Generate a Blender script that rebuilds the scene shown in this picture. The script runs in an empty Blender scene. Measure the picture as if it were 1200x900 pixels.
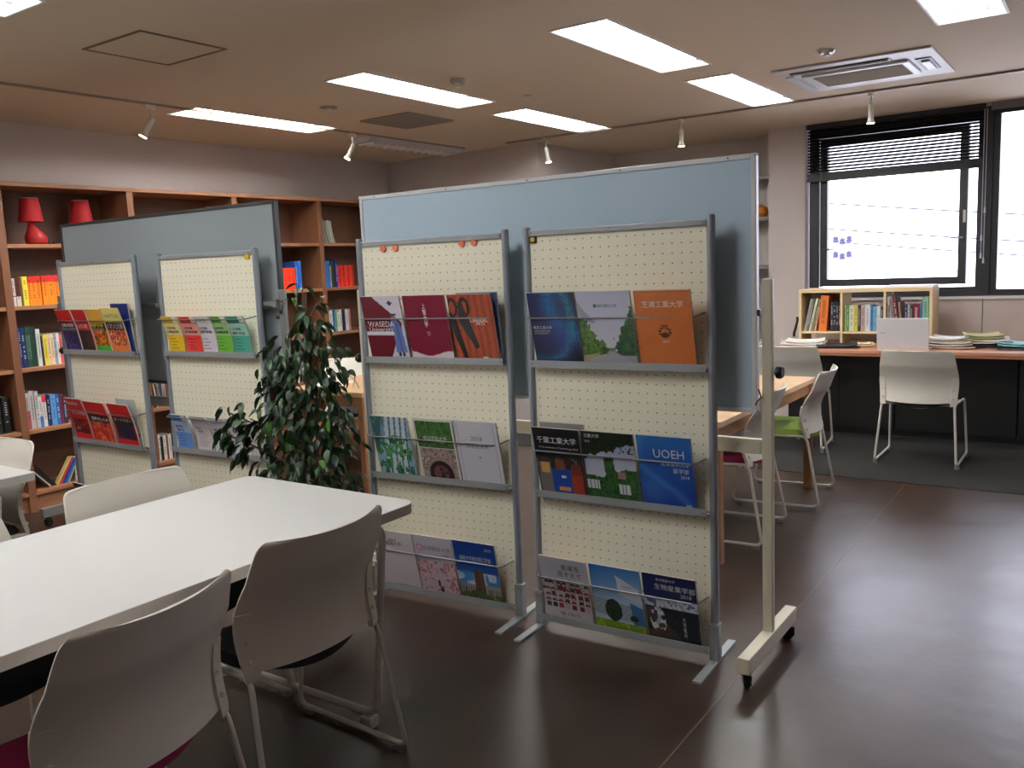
import bpy, bmesh, math, random
import numpy as np
from mathutils import Vector, Matrix
R = math.radians
random.seed(7); np.random.seed(7)
SC = bpy.context.scene
COL = SC.collection

# ---------------------------------------------------------------- camera
F_PX, YAW, PITCH, ROLL, EYE = 1016.53, 0.9625, 0.13468, -0.042625, 1.5
fw = Vector((math.sin(YAW)*math.cos(PITCH), math.cos(YAW)*math.cos(PITCH), -math.sin(PITCH)))
rt = Vector((math.cos(YAW), -math.sin(YAW), 0)); up = rt.cross(fw)
cr, sr = math.cos(ROLL), math.sin(ROLL)
rt2 = rt*cr + up*sr; up2 = up*cr - rt*sr
cam_d = bpy.data.cameras.new('camera'); cam = bpy.data.objects.new('camera', cam_d); COL.objects.link(cam)
mw = Matrix.Identity(4)
for i in range(3):
    mw[i][0], mw[i][1], mw[i][2] = rt2[i], up2[i], -fw[i]
mw[2][3] = EYE
cam.matrix_world = mw
cam_d.sensor_width = 36; cam_d.lens = F_PX/1200*36; cam_d.clip_start = .05; cam_d.clip_end = 200
SC.camera = cam

# ---------------------------------------------------------------- sky, exposure, light levels
SKY_STRENGTH = 8.0
TUBE_STRENGTH = 66.0
SPOT_STRENGTH = 30.0
SPOT_WATTS = 60.0
W = bpy.data.worlds.new('overcast_sky'); SC.world = W; W.use_nodes = True
bg = W.node_tree.nodes['Background']; bg.inputs[0].default_value = (0.80, 0.83, 1.0, 1); bg.inputs[1].default_value = SKY_STRENGTH
SC.view_settings.view_transform = 'Standard'; SC.view_settings.look = 'None'
SC.view_settings.exposure = 0.0; SC.view_settings.gamma = 1; SC.view_settings.use_curve_mapping = False
# window portals help the sampler find the sky; they give off no light of their own
for (y0, y1) in ((0.87, 2.25), (-0.62, 0.82), (-2.2, -0.72)):
    ld = bpy.data.lights.new('window_portal', 'AREA'); ld.shape = 'RECTANGLE'; ld.size = 1.45; ld.size_y = y1-y0
    ld.cycles.is_portal = True
    lo = bpy.data.objects.new('window_portal', ld); COL.objects.link(lo)
    lo.location = (8.3, (y0+y1)/2, 1.87); lo.rotation_euler = (0, R(90), 0)

# ---------------------------------------------------------------- helpers
def lin(c):
    return tuple((x/255/12.92 if x/255 <= .04045 else ((x/255+.055)/1.055)**2.4) for x in c)

MATS = {}
def mat(name, c, rough=.5, metal=0, spec=.5, noise=None, bump=None, coat=0, sub=None):
    """c in sRGB 0-255; noise=(scale, amount, stretch xyz); bump=(scale, strength)"""
    if name in MATS: return MATS[name]
    m = bpy.data.materials.new(name); m.use_nodes = True
    nt = m.node_tree; b = nt.nodes['Principled BSDF']
    l = lin(c)
    b.inputs['Base Color'].default_value = (*l, 1); b.inputs['Roughness'].default_value = rough
    b.inputs['Metallic'].default_value = metal; b.inputs['Specular IOR Level'].default_value = spec
    if coat: b.inputs['Coat Weight'].default_value = coat
    tc = None
    if noise or bump:
        tc = nt.nodes.new('ShaderNodeTexCoord')
    if noise:
        sc_, am, st = noise
        mp = nt.nodes.new('ShaderNodeMapping'); mp.inputs['Scale'].default_value = st
        nt.links.new(tc.outputs['Object'], mp.inputs[0])
        n = nt.nodes.new('ShaderNodeTexNoise'); n.inputs['Scale'].default_value = sc_; n.inputs['Detail'].default_value = 6
        nt.links.new(mp.outputs[0], n.inputs['Vector'])
        r = nt.nodes.new('ShaderNodeValToRGB')
        r.color_ramp.elements[0].position = .3; r.color_ramp.elements[1].position = .7
        r.color_ramp.elements[0].color = (*[x*(1-am) for x in l], 1); r.color_ramp.elements[1].color = (*[min(1, x*(1+am)) for x in l], 1)
        nt.links.new(n.outputs[0], r.inputs[0]); nt.links.new(r.outputs[0], b.inputs['Base Color'])
    if bump:
        n2 = nt.nodes.new('ShaderNodeTexNoise'); n2.inputs['Scale'].default_value = bump[0]; n2.inputs['Detail'].default_value = 4
        nt.links.new(tc.outputs['Object'], n2.inputs['Vector'])
        bp = nt.nodes.new('ShaderNodeBump'); bp.inputs['Strength'].default_value = bump[1]; bp.inputs['Distance'].default_value = .01
        nt.links.new(n2.outputs[0], bp.inputs['Height']); nt.links.new(bp.outputs[0], b.inputs['Normal'])
    MATS[name] = m
    return m

def emit(name, c, s):
    if name in MATS: return MATS[name]
    m = bpy.data.materials.new(name); m.use_nodes = True; nt = m.node_tree
    nt.nodes.remove(nt.nodes['Principled BSDF']); e = nt.nodes.new('ShaderNodeEmission')
    e.inputs[0].default_value = (*c, 1); e.inputs[1].default_value = s
    nt.links.new(e.outputs[0], nt.nodes['Material Output'].inputs[0]); MATS[name] = m
    return m

def paint(c):
    return mat('paint_%d_%d_%d' % tuple(c), c, .55, spec=.35)

class MB:
    def __init__(s): s.v = []; s.f = []
    def add(s, vs, fs):
        n = len(s.v); s.v += [tuple(p) for p in vs]; s.f += [tuple(i+n for i in f) for f in fs]; return s
    def box(s, x0, x1, y0, y1, z0, z1, M=None):
        vs = [Vector((x, y, z)) for z in (z0, z1) for y in (y0, y1) for x in (x0, x1)]
        if M: vs = [M @ p for p in vs]
        return s.add(vs, [(0, 2, 3, 1), (4, 5, 7, 6), (0, 1, 5, 4), (2, 6, 7, 3), (0, 4, 6, 2), (1, 3, 7, 5)])
    def prism(s, pts, z0, z1, M=None):
        n = len(pts)
        vs = [Vector((p[0], p[1], z0)) for p in pts]+[Vector((p[0], p[1], z1)) for p in pts]
        if M: vs = [M @ p for p in vs]
        return s.add(vs, [tuple(range(n-1, -1, -1)), tuple(range(n, 2*n))]+[(i, (i+1) % n, (i+1) % n+n, i+n) for i in range(n)])
    def cyl(s, a, b, r, n=12, r2=None):
        a = Vector(a); b = Vector(b); d = (b-a).normalized(); r2 = r if r2 is None else r2
        x = d.orthogonal().normalized(); y = d.cross(x)
        vs = []
        for p, q in ((a, r), (b, r2)):
            vs += [p+(x*math.cos(2*math.pi*i/n)+y*math.sin(2*math.pi*i/n))*q for i in range(n)]
        return s.add(vs, [tuple(range(n-1, -1, -1)), tuple(range(n, 2*n))]+[(i, (i+1) % n, (i+1) % n+n, i+n) for i in range(n)])
    def lathe(s, prof, c=(0, 0, 0), n=20, off=None, cap=True):
        vs = []; m = len(prof)
        for k, (r, z) in enumerate(prof):
            o = off[k] if off else 0
            for i in range(n):
                a = 2*math.pi*i/n
                vs.append((c[0]+r*math.cos(a)+o, c[1]+r*math.sin(a), c[2]+z))
        fs = []
        for k in range(m-1):
            for i in range(n):
                j = (i+1) % n
                fs.append((k*n+i, k*n+j, (k+1)*n+j, (k+1)*n+i))
        if cap:
            fs.append(tuple(range(n-1, -1, -1))); fs.append(tuple((m-1)*n+i for i in range(n)))
        return s.add(vs, fs)
    def tube(s, pts, r, n=8, fillet=0, closed=False, k=5):
        P = [Vector(p) for p in pts]
        if fillet:
            Q = []; m = len(P)
            for i, p in enumerate(P):
                if not closed and i in (0, m-1): Q.append(p); continue
                a = P[i-1]; b = P[(i+1) % m]
                da = (a-p); db = (b-p); f = min(fillet, da.length*.45, db.length*.45)
                A = p+da.normalized()*f; Bq = p+db.normalized()*f
                for t in range(k+1):
                    u = t/k; Q.append(A*(1-u)**2+p*2*u*(1-u)+Bq*u*u)
            P = Q
        m = len(P); vs = []; x = None
        for i, p in enumerate(P):
            if closed: d = (P[(i+1) % m]-P[i-1]).normalized()
            else: d = (P[min(i+1, m-1)]-P[max(i-1, 0)]).normalized()
            if x is None: x = d.orthogonal().normalized()
            x = (x-d*x.dot(d)).normalized(); y = d.cross(x)
            vs += [p+(x*math.cos(2*math.pi*j/n)+y*math.sin(2*math.pi*j/n))*r for j in range(n)]
        fs = []
        for i in range(m if closed else m-1):
            i2 = (i+1) % m
            for j in range(n):
                j2 = (j+1) % n
                fs.append((i*n+j, i*n+j2, i2*n+j2, i2*n+j))
        if not closed:
            fs.append(tuple(range(n-1, -1, -1))); fs.append(tuple((m-1)*n+j for j in range(n)))
        return s.add(vs, fs)
    def shell(s, P, t):
        """P[i][j] grid of Vectors; makes a closed sheet of thickness t"""
        nu = len(P); nv = len(P[0]); N = []
        for i in range(nu):
            for j in range(nv):
                a = P[min(i+1, nu-1)][j]-P[max(i-1, 0)][j]; b = P[i][min(j+1, nv-1)]-P[i][max(j-1, 0)]
                N.append(a.cross(b).normalized())
        top = [P[i][j]+N[i*nv+j]*t/2 for i in range(nu) for j in range(nv)]
        bot = [P[i][j]-N[i*nv+j]*t/2 for i in range(nu) for j in range(nv)]
        K = nu*nv; fs = []
        for i in range(nu-1):
            for j in range(nv-1):
                a, b, c, d = i*nv+j, (i+1)*nv+j, (i+1)*nv+j+1, i*nv+j+1
                fs.append((a, b, c, d)); fs.append((a+K, d+K, c+K, b+K))
        rim = [i*nv for i in range(nu)]+[(nu-1)*nv+j for j in range(1, nv)]+[i*nv+nv-1 for i in range(nu-2, -1, -1)]+[j for j in range(nv-2, 0, -1)]
        for q in range(len(rim)):
            a = rim[q]; b = rim[(q+1) % len(rim)]; fs.append((b, a, a+K, b+K))
        return s.add(top+bot, fs)
    def build(s, name, m, parent=None, smooth=False, bevel=0, seg=2):
        me = bpy.data.meshes.new(name); me.from_pydata(s.v, [], s.f)
        if bevel:
            bm = bmesh.new(); bm.from_mesh(me); bmesh.ops.recalc_face_normals(bm, faces=bm.faces)
            bmesh.ops.bevel(bm, geom=list(bm.edges), offset=bevel, segments=seg, affect='EDGES', profile=.5)
            bm.to_mesh(me); bm.free()
        else:
            bm = bmesh.new(); bm.from_mesh(me); bmesh.ops.recalc_face_normals(bm, faces=bm.faces); bm.to_mesh(me); bm.free()
        if smooth:
            me.polygons.foreach_set('use_smooth', [True]*len(me.polygons))
            me.set_sharp_from_angle(angle=R(40))
        me.materials.append(m); me.update()
        o = bpy.data.objects.new(name, me); COL.objects.link(o)
        if parent: o.parent = parent
        return o

def each(name, mbs, m, par, **k):
    return [b.build(name, m, par, **k) for b in mbs]

def tag(o, label=None, cat=None, group=None, kind=None):
    if label: o['label'] = label
    if cat: o['category'] = cat
    if group: o['group'] = group
    if kind: o['kind'] = kind
    return o
def thing(name, label, cat, loc=(0, 0, 0), rz=0, group=None):
    o = bpy.data.objects.new(name, None); COL.objects.link(o); o.empty_display_size = .1
    o.location = loc; o.rotation_euler = (0, 0, rz)
    return tag(o, label, cat, group)
def struct(name, mb, m, label=None, cat=None, **k):
    o = mb.build(name, m, None, **k); o['kind'] = 'structure'
    tag(o, label, cat); return o
KIDS = {}
def copy_tree(o, parent=None):
    c = o.copy(); COL.objects.link(c)
    if parent: c.parent = parent
    for ch in [x for x in SC.objects if x.parent == o]: copy_tree(ch, c)
    return c

_tc = {}
def text_mesh(body, width, height=None, vertical=False, bold=0, left=False, maxh=None):
    """lettering as flat mesh data, upright in the XZ plane facing -Y, centred on the origin"""
    key = (body, width, height, bold, left, vertical)
    if key in _tc: return _tc[key]
    cu = bpy.data.curves.new('lettering', 'FONT'); cu.body = '\n'.join(body) if vertical else body
    cu.size = 1; cu.align_x = 'CENTER'; cu.resolution_u = 2; cu.offset = bold
    if vertical: cu.space_line = 1.0
    o = bpy.data.objects.new('lettering', cu); COL.objects.link(o)
    dg = bpy.context.evaluated_depsgraph_get()
    src = o.evaluated_get(dg).to_mesh()
    vs = [v.co.copy() for v in src.vertices]; fs = [tuple(p.vertices) for p in src.polygons]
    bpy.data.objects.remove(o); bpy.data.curves.remove(cu)
    if not vs: return None
    x0 = min(v.x for v in vs); x1 = max(v.x for v in vs); y0 = min(v.y for v in vs); y1 = max(v.y for v in vs)
    sx = width/(x1-x0); sy = sx if height is None else height/(y1-y0)
    if vertical: sx = sy = width/(x1-x0); sy = (height/(y1-y0)) if height else sx
    me = bpy.data.meshes.new('lettering')
    me.from_pydata([((v.x-(x0 if left else (x0+x1)/2))*sx, 0, (v.y-(y0+y1)/2)*sy) for v in vs], [], fs)
    _tc[key] = me
    return me
def lettering(par, body, w, m, x, y, z, name='lettering', warp=None, **k):
    src = text_mesh(body, w, **k)
    if not src: return None
    me = src.copy(); me.materials.clear(); me.materials.append(m)
    if warp:
        for v in me.vertices:
            q = warp(v.co.x+x, v.co.z+z); v.co.y += q
    o = bpy.data.objects.new(name, me); COL.objects.link(o); o.parent = par; o.location = (x, y, z)
    return o

# ---------------------------------------------------------------- materials
M_wall = mat('wall_paper', (204, 193, 188), .85, noise=(300, .04, (1, 1, 1)), bump=(400, .08))
M_ceil = mat('ceiling_board', (214, 196, 172), .9, noise=(160, .03, (1, 1, 1)), bump=(250, .06))
M_floor = None
def floor_material():
    m = bpy.data.materials.new('brown_vinyl_floor'); m.use_nodes = True; nt = m.node_tree; b = nt.nodes['Principled BSDF']
    tc = nt.nodes.new('ShaderNodeTexCoord')
    n = nt.nodes.new('ShaderNodeTexNoise'); n.inputs['Scale'].default_value = 3; n.inputs['Detail'].default_value = 8
    nt.links.new(tc.outputs['Object'], n.inputs['Vector'])
    n2 = nt.nodes.new('ShaderNodeTexNoise'); n2.inputs['Scale'].default_value = 260; n2.inputs['Detail'].default_value = 2
    nt.links.new(tc.outputs['Object'], n2.inputs['Vector'])
    r = nt.nodes.new('ShaderNodeValToRGB'); r.color_ramp.elements[0].position = .3; r.color_ramp.elements[1].position = .72
    r.color_ramp.elements[0].color = (*lin((47, 33, 25)), 1); r.color_ramp.elements[1].color = (*lin((63, 46, 36)), 1)
    mx = nt.nodes.new('ShaderNodeMix'); mx.data_type = 'RGBA'; mx.blend_type = 'OVERLAY'; mx.inputs[0].default_value = .35
    nt.links.new(n.outputs[0], r.inputs[0]); nt.links.new(r.outputs[0], mx.inputs[6]); nt.links.new(n2.outputs[0], mx.inputs[7])
    nt.links.new(mx.outputs[2], b.inputs['Base Color'])
    mr = nt.nodes.new('ShaderNodeMapRange'); mr.inputs['To Min'].default_value = .24; mr.inputs['To Max'].default_value = .38
    nt.links.new(n.outputs[0], mr.inputs[0]); nt.links.new(mr.outputs[0], b.inputs['Roughness'])
    bp = nt.nodes.new('ShaderNodeBump'); bp.inputs['Strength'].default_value = .12; bp.inputs['Distance'].default_value = .02
    nn = nt.nodes.new('ShaderNodeTexNoise'); nn.inputs['Scale'].default_value = 5; nn.inputs['Detail'].default_value = 3
    nt.links.new(tc.outputs['Object'], nn.inputs['Vector']); nt.links.new(nn.outputs[0], bp.inputs['Height']); nt.links.new(bp.outputs[0], b.inputs['Normal'])
    b.inputs['Specular IOR Level'].default_value = .5
    return m
M_floor = floor_material()
M_carpet = mat('charcoal_carpet', (27, 26, 26), .95, noise=(400, .25, (1, 1, 1)), bump=(600, .4))
M_wood = mat('reddish_shelf_wood', (122, 80, 56), .45, noise=(6, .16, (1, 1, .15)), spec=.4)
M_woodb = mat('shaded_back_wood', (98, 66, 48), .5, noise=(6, .16, (1, 1, .15)), spec=.4)  # shelf wood with the shade inside the bookcase put into its colour
M_woodh = mat('reddish_shelf_edge', (152, 104, 74), .45, noise=(6, .14, (.15, 1, 1)), spec=.4)
M_oak = mat('light_oak', (196, 160, 122), .45, noise=(8, .1, (1, .12, 1)))
M_oakleg = mat('oak_leg', (150, 104, 68), .5, noise=(8, .1, (1, 1, .12)))
M_birch = mat('pale_birch', (214, 190, 150), .5, noise=(7, .06, (1, .3, 1)))
M_counter = mat('counter_wood', (188, 134, 108), .4, noise=(7, .1, (1, .1, 1)))
M_white = mat('white_laminate', (222, 220, 218), .32)
M_tedge = mat('white_edge_band', (205, 200, 196), .5)
M_plast = mat('warm_white_plastic', (220, 214, 202), .42)
M_tubew = mat('white_powder_tube', (208, 202, 194), .35)
M_alu = mat('grey_anodised_tube', (150, 156, 166), .36, metal=.3)
M_alud = mat('dull_zinc', (158, 163, 166), .4, metal=.3)
M_wire = mat('steel_wire', (150, 152, 155), .3, metal=.7)
M_peg = mat('cream_peg_board', (246, 240, 216), .5)
M_hole = mat('peg_hole_dark', (38, 34, 30), .9)
M_felt = mat('pale_blue_felt', (186, 206, 222), .95, noise=(500, .05, (1, 1, 1)))
M_gfelt = mat('grey_steel_board', (146, 155, 160), .6)
M_dark = mat('dark_grey_trim', (52, 54, 56), .45)
M_bframe = mat('white_board_frame', (214, 216, 220), .35)
M_cream = mat('cream_steel', (214, 206, 184), .4)
M_black = mat('black_plastic', (16, 16, 17), .45)
M_gpost = mat('grey_steel_post', (120, 120, 118), .45, metal=.2)
M_winf = mat('dark_bronze_frame', (36, 34, 38), .4)
M_blind = mat('black_blind_slat', (26, 25, 28), .45)
M_red = mat('red_lamp', (160, 14, 18), .5)
M_paper = mat('paper_white', (226, 222, 216), .7)
M_pages = mat('page_edges', (206, 200, 188), .85, noise=(800, .1, (1, .02, .02)))
M_ink = mat('black_ink', (20, 19, 20), .6)
M_wink = mat('white_ink', (228, 226, 226), .6)
M_gink = mat('grey_ink', (110, 108, 112), .6)
M_kink = mat('maroon_ink', (96, 12, 40), .6)
M_yink = mat('yellow_ink', (236, 214, 40), .6)
M_bink = mat('navy_ink', (30, 40, 90), .6)

def print_mat():
    m = bpy.data.materials.new('printed_cover'); m.use_nodes = True; nt = m.node_tree; b = nt.nodes['Principled BSDF']
    a = nt.nodes.new('ShaderNodeVertexColor'); a.layer_name = 'print'
    nt.links.new(a.outputs[0], b.inputs['Base Color']); b.inputs['Roughness'].default_value = .38
    return m
M_print = print_mat()
def glass_mat():
    m = bpy.data.materials.new('window_glass'); m.use_nodes = True; nt = m.node_tree; nt.nodes.remove(nt.nodes['Principled BSDF'])
    t = nt.nodes.new('ShaderNodeBsdfTransparent'); g = nt.nodes.new('ShaderNodeBsdfGlossy'); g.inputs['Roughness'].default_value = .02
    f = nt.nodes.new('ShaderNodeFresnel'); f.inputs[0].default_value = 1.45; mx = nt.nodes.new('ShaderNodeMixShader')
    nt.links.new(f.outputs[0], mx.inputs[0]); nt.links.new(t.outputs[0], mx.inputs[1]); nt.links.new(g.outputs[0], mx.inputs[2])
    nt.links.new(mx.outputs[0], nt.nodes['Material Output'].inputs[0]); return m
M_glass = glass_mat()

# ---------------------------------------------------------------- room
ZC = 2.62
X0, XW, Y0, YW = -2.6, 8.0, -2.8, 6.27
XF = 5.93
struct('floor', MB().box(X0, XF, Y0, YW, -.1, 0), M_floor)
struct('floor_carpet', MB().box(XF, 8.6, Y0, YW, -.1, .003), M_carpet)
# welded seam of the vinyl sheet
struct('trim_3', MB().box(1.0, XF, 1.052, 1.058, 0, .0012), mat('seam_weld', (98, 80, 68), .35))
struct('wall_bookcase', MB().box(X0, 8.6, YW, YW+.1, 0, ZC), M_wall)
struct('wall_back', MB().box(X0, 8.6, Y0-.1, Y0, 0, ZC), M_wall)
struct('wall_left', MB().box(X0-.1, X0, Y0, YW, 0, ZC), M_wall)
struct('wall_block', MB().box(6.92, 8.6, 4.42, YW, 0, ZC), M_wall)
struct('wall_recess', MB().box(8.42, 8.6, 2.63, 4.42, 0, ZC), M_wall)
struct('wall_column', MB().box(XW, 8.6, 2.3, 2.63, 0, ZC), M_wall)
mb = MB()
for (a, b_) in ((.872, 2.3), (-.62, .866), (-1.6, -.626), (Y0, -1.606)):      # wall panels under the windows, joints between
    mb.box(7.97, 8.3, a, b_, 0, 1.075)
struct('wall_window', mb, M_wall)
struct('wall_window_top', MB().box(8.02, 8.3, Y0, 2.3, 2.6, ZC), M_wall)
struct('wall_window_end', MB().box(8.02, 8.3, Y0, -2.2, 1.075, 2.6), M_wall)
struct('trim_1', MB().box(7.95, 8.3, Y0, 2.3, 1.078, 1.1), mat('white_sill', (222, 220, 226), .35))
struct('trim_2', MB().box(7.985, 8.0, .866, .872, 0, 1.075), M_dark)
struct('baseboard_back', MB().box(X0, 8.6, Y0, Y0+.012, 0, .07), M_dark)

# ceiling with real openings for the recessed fittings
LX = [(3.70, 5.00, 5.30, True), (3.75, 1.99, 2.29, True), (5.37, 1.99, 2.29, True), (3.745, 3.535, 3.835, True), (5.40, 3.535, 3.835, True),
      (3.77, .48, .78, True), (.69, 3.535, 3.835, True), (-1.3, 3.535, 3.835, True), (.69, 5.00, 5.30, True), (.69, 1.99, 2.29, True)]  # unseen fittings at the list's end, added to brighten left wall, racks and table
LL = 1.25
holes = [(x, x+LL, a, b_) for x, a, b_, on in LX]
xs = sorted(set([X0, 8.6]+[h[0] for h in holes]+[h[1] for h in holes])); ys = sorted(set([Y0, YW]+[h[2] for h in holes]+[h[3] for h in holes]))
mb = MB()
for i in range(len(xs)-1):
    for j in range(len(ys)-1):
        cx, cy = (xs[i]+xs[i+1])/2, (ys[j]+ys[j+1])/2
        if any(h[0] < cx < h[1] and h[2] < cy < h[3] for h in holes): continue
        mb.add([(xs[i], ys[j], ZC), (xs[i], ys[j+1], ZC), (xs[i+1], ys[j+1], ZC), (xs[i+1], ys[j], ZC)], [(0, 1, 2, 3)])
ceil = struct('ceiling', mb, M_ceil)
struct('ceiling_slab', MB().box(X0-.1, 8.7, Y0-.1, YW+.1, ZC+.2, ZC+.3), M_ceil)

M_tray = mat('fitting_white', (235, 235, 230), .5)
M_tube = emit('fluorescent_tube', (.97, .98, .98), TUBE_STRENGTH)
def light_fitting(x, y0, y1, label, group=None):
    t = thing('ceiling_light', label, 'light', (x, y0, ZC), 0, group)
    w = y1-y0
    mb = MB()
    for a in ((0, LL, 0, .004), (0, LL, w-.004, w), (0, .004, 0, w), (LL-.004, LL, 0, w)):
        mb.box(a[0], a[1], a[2], a[3], -.003, .1)
    mb.box(0, LL, 0, w, .1, .104)
    mb.build('housing', M_tray, t)
    mb = MB()
    for a in ((-.012, LL+.012, -.012, .0), (-.012, LL+.012, w, w+.012), (-.012, 0, 0, w), (LL, LL+.012, 0, w)):
        mb.box(a[0], a[1], a[2], a[3], -.006, 0)
    mb.build('trim_frame', M_tray, t)
    # slightly wavy inner reflector between the two lamps
    MB().prism([(w/2-.03, .1), (w/2, .055), (w/2+.03, .1)], .03, LL-.03, Matrix(((0, 0, 1, 0), (1, 0, 0, 0), (0, 1, 0, 0), (0, 0, 0, 1)))).build('reflector', M_tray, t)
    for yy in (w*.27, w*.73):
        MB().cyl((.035, yy, .05), (LL-.035, yy, .05), .016, 10).build('tube_lamp', M_tube, t, smooth=True)
        each('lamp_holder', [MB().box(xx, xx+.023, yy-.018, yy+.018, .03, .1) for xx in (.012, LL-.035)], M_tray, t)
    return t
LN = ['lit ceiling light above the bookcase and grey board', 'large lit ceiling light nearest the camera above the pale blue board',
      'lit ceiling light in front of the air conditioner, nearest the window', 'lit ceiling light in the middle of the room beside the smoke alarm',
      'lit ceiling light farthest from camera, near the wall corner', 'lit ceiling light cut by the top edge at the right',
      'lit ceiling light cut by the left edge at the top corner'] + ['added unseen ceiling light brightening the left wall side', 'added unseen ceiling light brightening the left bookcase wall', 'added unseen ceiling light brightening the near table and racks']
for (x, a, b_, on), l in zip(LX, LN): light_fitting(x, a, b_, l, 'recessed ceiling lights')
# the unlit fitting, hung just under the ceiling
t = thing('ceiling_light', 'unlit white ceiling light fitting hanging just below ceiling by the wall corner', 'light', (5.40, 5.06, ZC))
MB().prism([(0, -.0), (.24, 0), (.21, -.05), (.03, -.05)], 0, 1.24, Matrix(((0, 0, 1, 0), (1, 0, 0, 0), (0, 1, 0, 0), (0, 0, 0, 1)))).build('housing', mat('dull_fitting', (196, 190, 196), .5), t)
each('louvre', [MB().box(.06+k*.1, .066+k*.1, .035, .205, -.066, -.05) for k in range(12)], M_tray, t)

# ceiling hatch
hx0, hx1, hy0, hy1 = 2.43, 2.90, 3.64, 4.12
t = thing('ceiling_hatch', 'square access hatch in the ceiling with thin brown metal frame', 'hatch', (0, 0, ZC))
mb = MB(); e = .013
mb.box(hx0, hx1, hy0, hy0+e, -.005, 0); mb.box(hx0, hx1, hy1-e, hy1, -.005, 0); mb.box(hx0, hx0+e, hy0+e, hy1-e, -.005, 0); mb.box(hx1-e, hx1, hy0+e, hy1-e, -.005, 0)
mb.build('frame', mat('hatch_frame', (110, 90, 72), .4, metal=.4), t)
MB().box(hx0+e+.002, hx1-e-.002, hy0+e+.002, hy1-e-.002, -.003, 0).build('panel', M_ceil, t)
t = thing('ceiling_grille', 'flat darker square vent panel in the ceiling by unlit fitting', 'vent', (0, 0, ZC))
MB().box(4.86, 5.38, 4.18, 4.66, -.012, 0).build('panel', mat('vent_panel', (158, 144, 128), .8), t)
mb = MB()
for k in range(16): mb.box(4.88, 5.36, 4.2+k*.028, 4.206+k*.028, -.016, -.012)
tag(mb.build('grille_bars', mat('vent_panel2', (150, 137, 122), .8), t), kind='stuff')

# track rails with spotlights
M_rail = mat('brown_rail', (150, 134, 118), .5)
def rail(x0, x1, y0, y1, label):
    r = MB().box(x0, x1, y0, y1, ZC-.014, ZC).build('lighting_track', M_rail); tag(r, label, 'track'); return r
rail(0.0, 6.66, 5.059, 5.071, 'thin lighting track on ceiling running along the bookcase side')
rail(6.67, 6.70, -1.5, 4.6, 'lighting track on ceiling running along the window side')
M_bulb = emit('spot_bulb', (1.0, .62, .3), SPOT_STRENGTH)
def spot(x, y, tilt, label):
    t = thing('track_spotlight', label, 'spotlight', (x, y, ZC-.022), 0, 'small white spotlights on the track')
    MB().box(-.035, .035, -.012, .012, -.018, .008).build('adapter', M_plast, t)
    MB().cyl((0, 0, -.018), (0, 0, -.09), .008, 8).build('stem', M_plast, t, smooth=True)
    d = Vector(tilt).normalized(); a = Vector((0, 0, -.085)); b = a+d*.085
    MB().cyl(a-d*.015, b, .018, 14).cyl(b, b+d*.03, .018, 14, .028).build('head', M_plast, t, smooth=True)
    MB().cyl(b+d*.024, b+d*.034, .024, 14).build('bulb', M_bulb, t)
    ld = bpy.data.lights.new('spot_beam', 'SPOT'); ld.energy = SPOT_WATTS; ld.color = (1, .86, .72); ld.spot_size = R(110); ld.spot_blend = 1; ld.shadow_soft_size = .03
    lo = bpy.data.objects.new('spot_beam', ld); COL.objects.link(lo); lo.parent = t; lo.location = b+d*.045; lo.rotation_euler = d.to_track_quat('-Z', 'Y').to_euler()
    return t
spot(1.60, 5.065, (-.2, .7, -1), 'added unseen white spotlight on track brightening the left wall')  # unseen spot added to wash the left wall with light
spot(3.40, 5.065, (-.45, .35, -1), 'white spotlight on track left of the long lit light, above grey board')
spot(5.19, 5.065, (-.45, .3, -1), 'white spotlight on track at left end of unlit fitting')
spot(6.685, 4.18, (.05, -.15, -1), 'white spotlight near the protruding wall corner')
spot(6.685, 2.9, (.02, .02, -1), 'white spotlight above the right end of pale blue board')
spot(6.685, 1.465, (0, 0, -1), 'white spotlight hanging in front of the window blind')

# ceiling bits
def disc(name, x, y, r, h, m, label, cat):
    t = thing(name, label, cat, (x, y, ZC))
    MB().lathe([(r, 0), (r, -h*.4), (r*.8, -h)], n=20).build('cover', m, t, smooth=True)
    MB().cyl((0, 0, -h), (0, 0, -h*1.6), r*.35, 12).build('sensor', M_plast, t, smooth=True)
    return t
disc('smoke_alarm', 4.28, 3.28, .05, .03, mat('beige_plastic', (168, 158, 144), .5), 'small round smoke alarm beside the middle ceiling light', 'alarm')
disc('downlight', 4.33, 4.43, .06, .008, M_rail, 'small round ceiling fitting with hanging pull above bookcase side', 'fitting')
MB().cyl((4.33, 4.43, ZC-.1), (4.33, 4.43, ZC-.012), .002, 6).build('pull_cord', M_plast, [o for o in SC.objects if o.name == 'downlight'][0]).location = (-4.33, -4.43, -ZC)
disc('downlight', 5.19, 1.375, .045, .018, mat('silver_disc', (205, 202, 200), .3, metal=.3), 'small silver round ceiling fitting beside the air conditioner', 'fitting')
disc('sprinkler', 5.0, 3.25, .03, .006, M_ceil, 'tiny flat round ceiling cap between middle ceiling lights', 'fitting')

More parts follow.
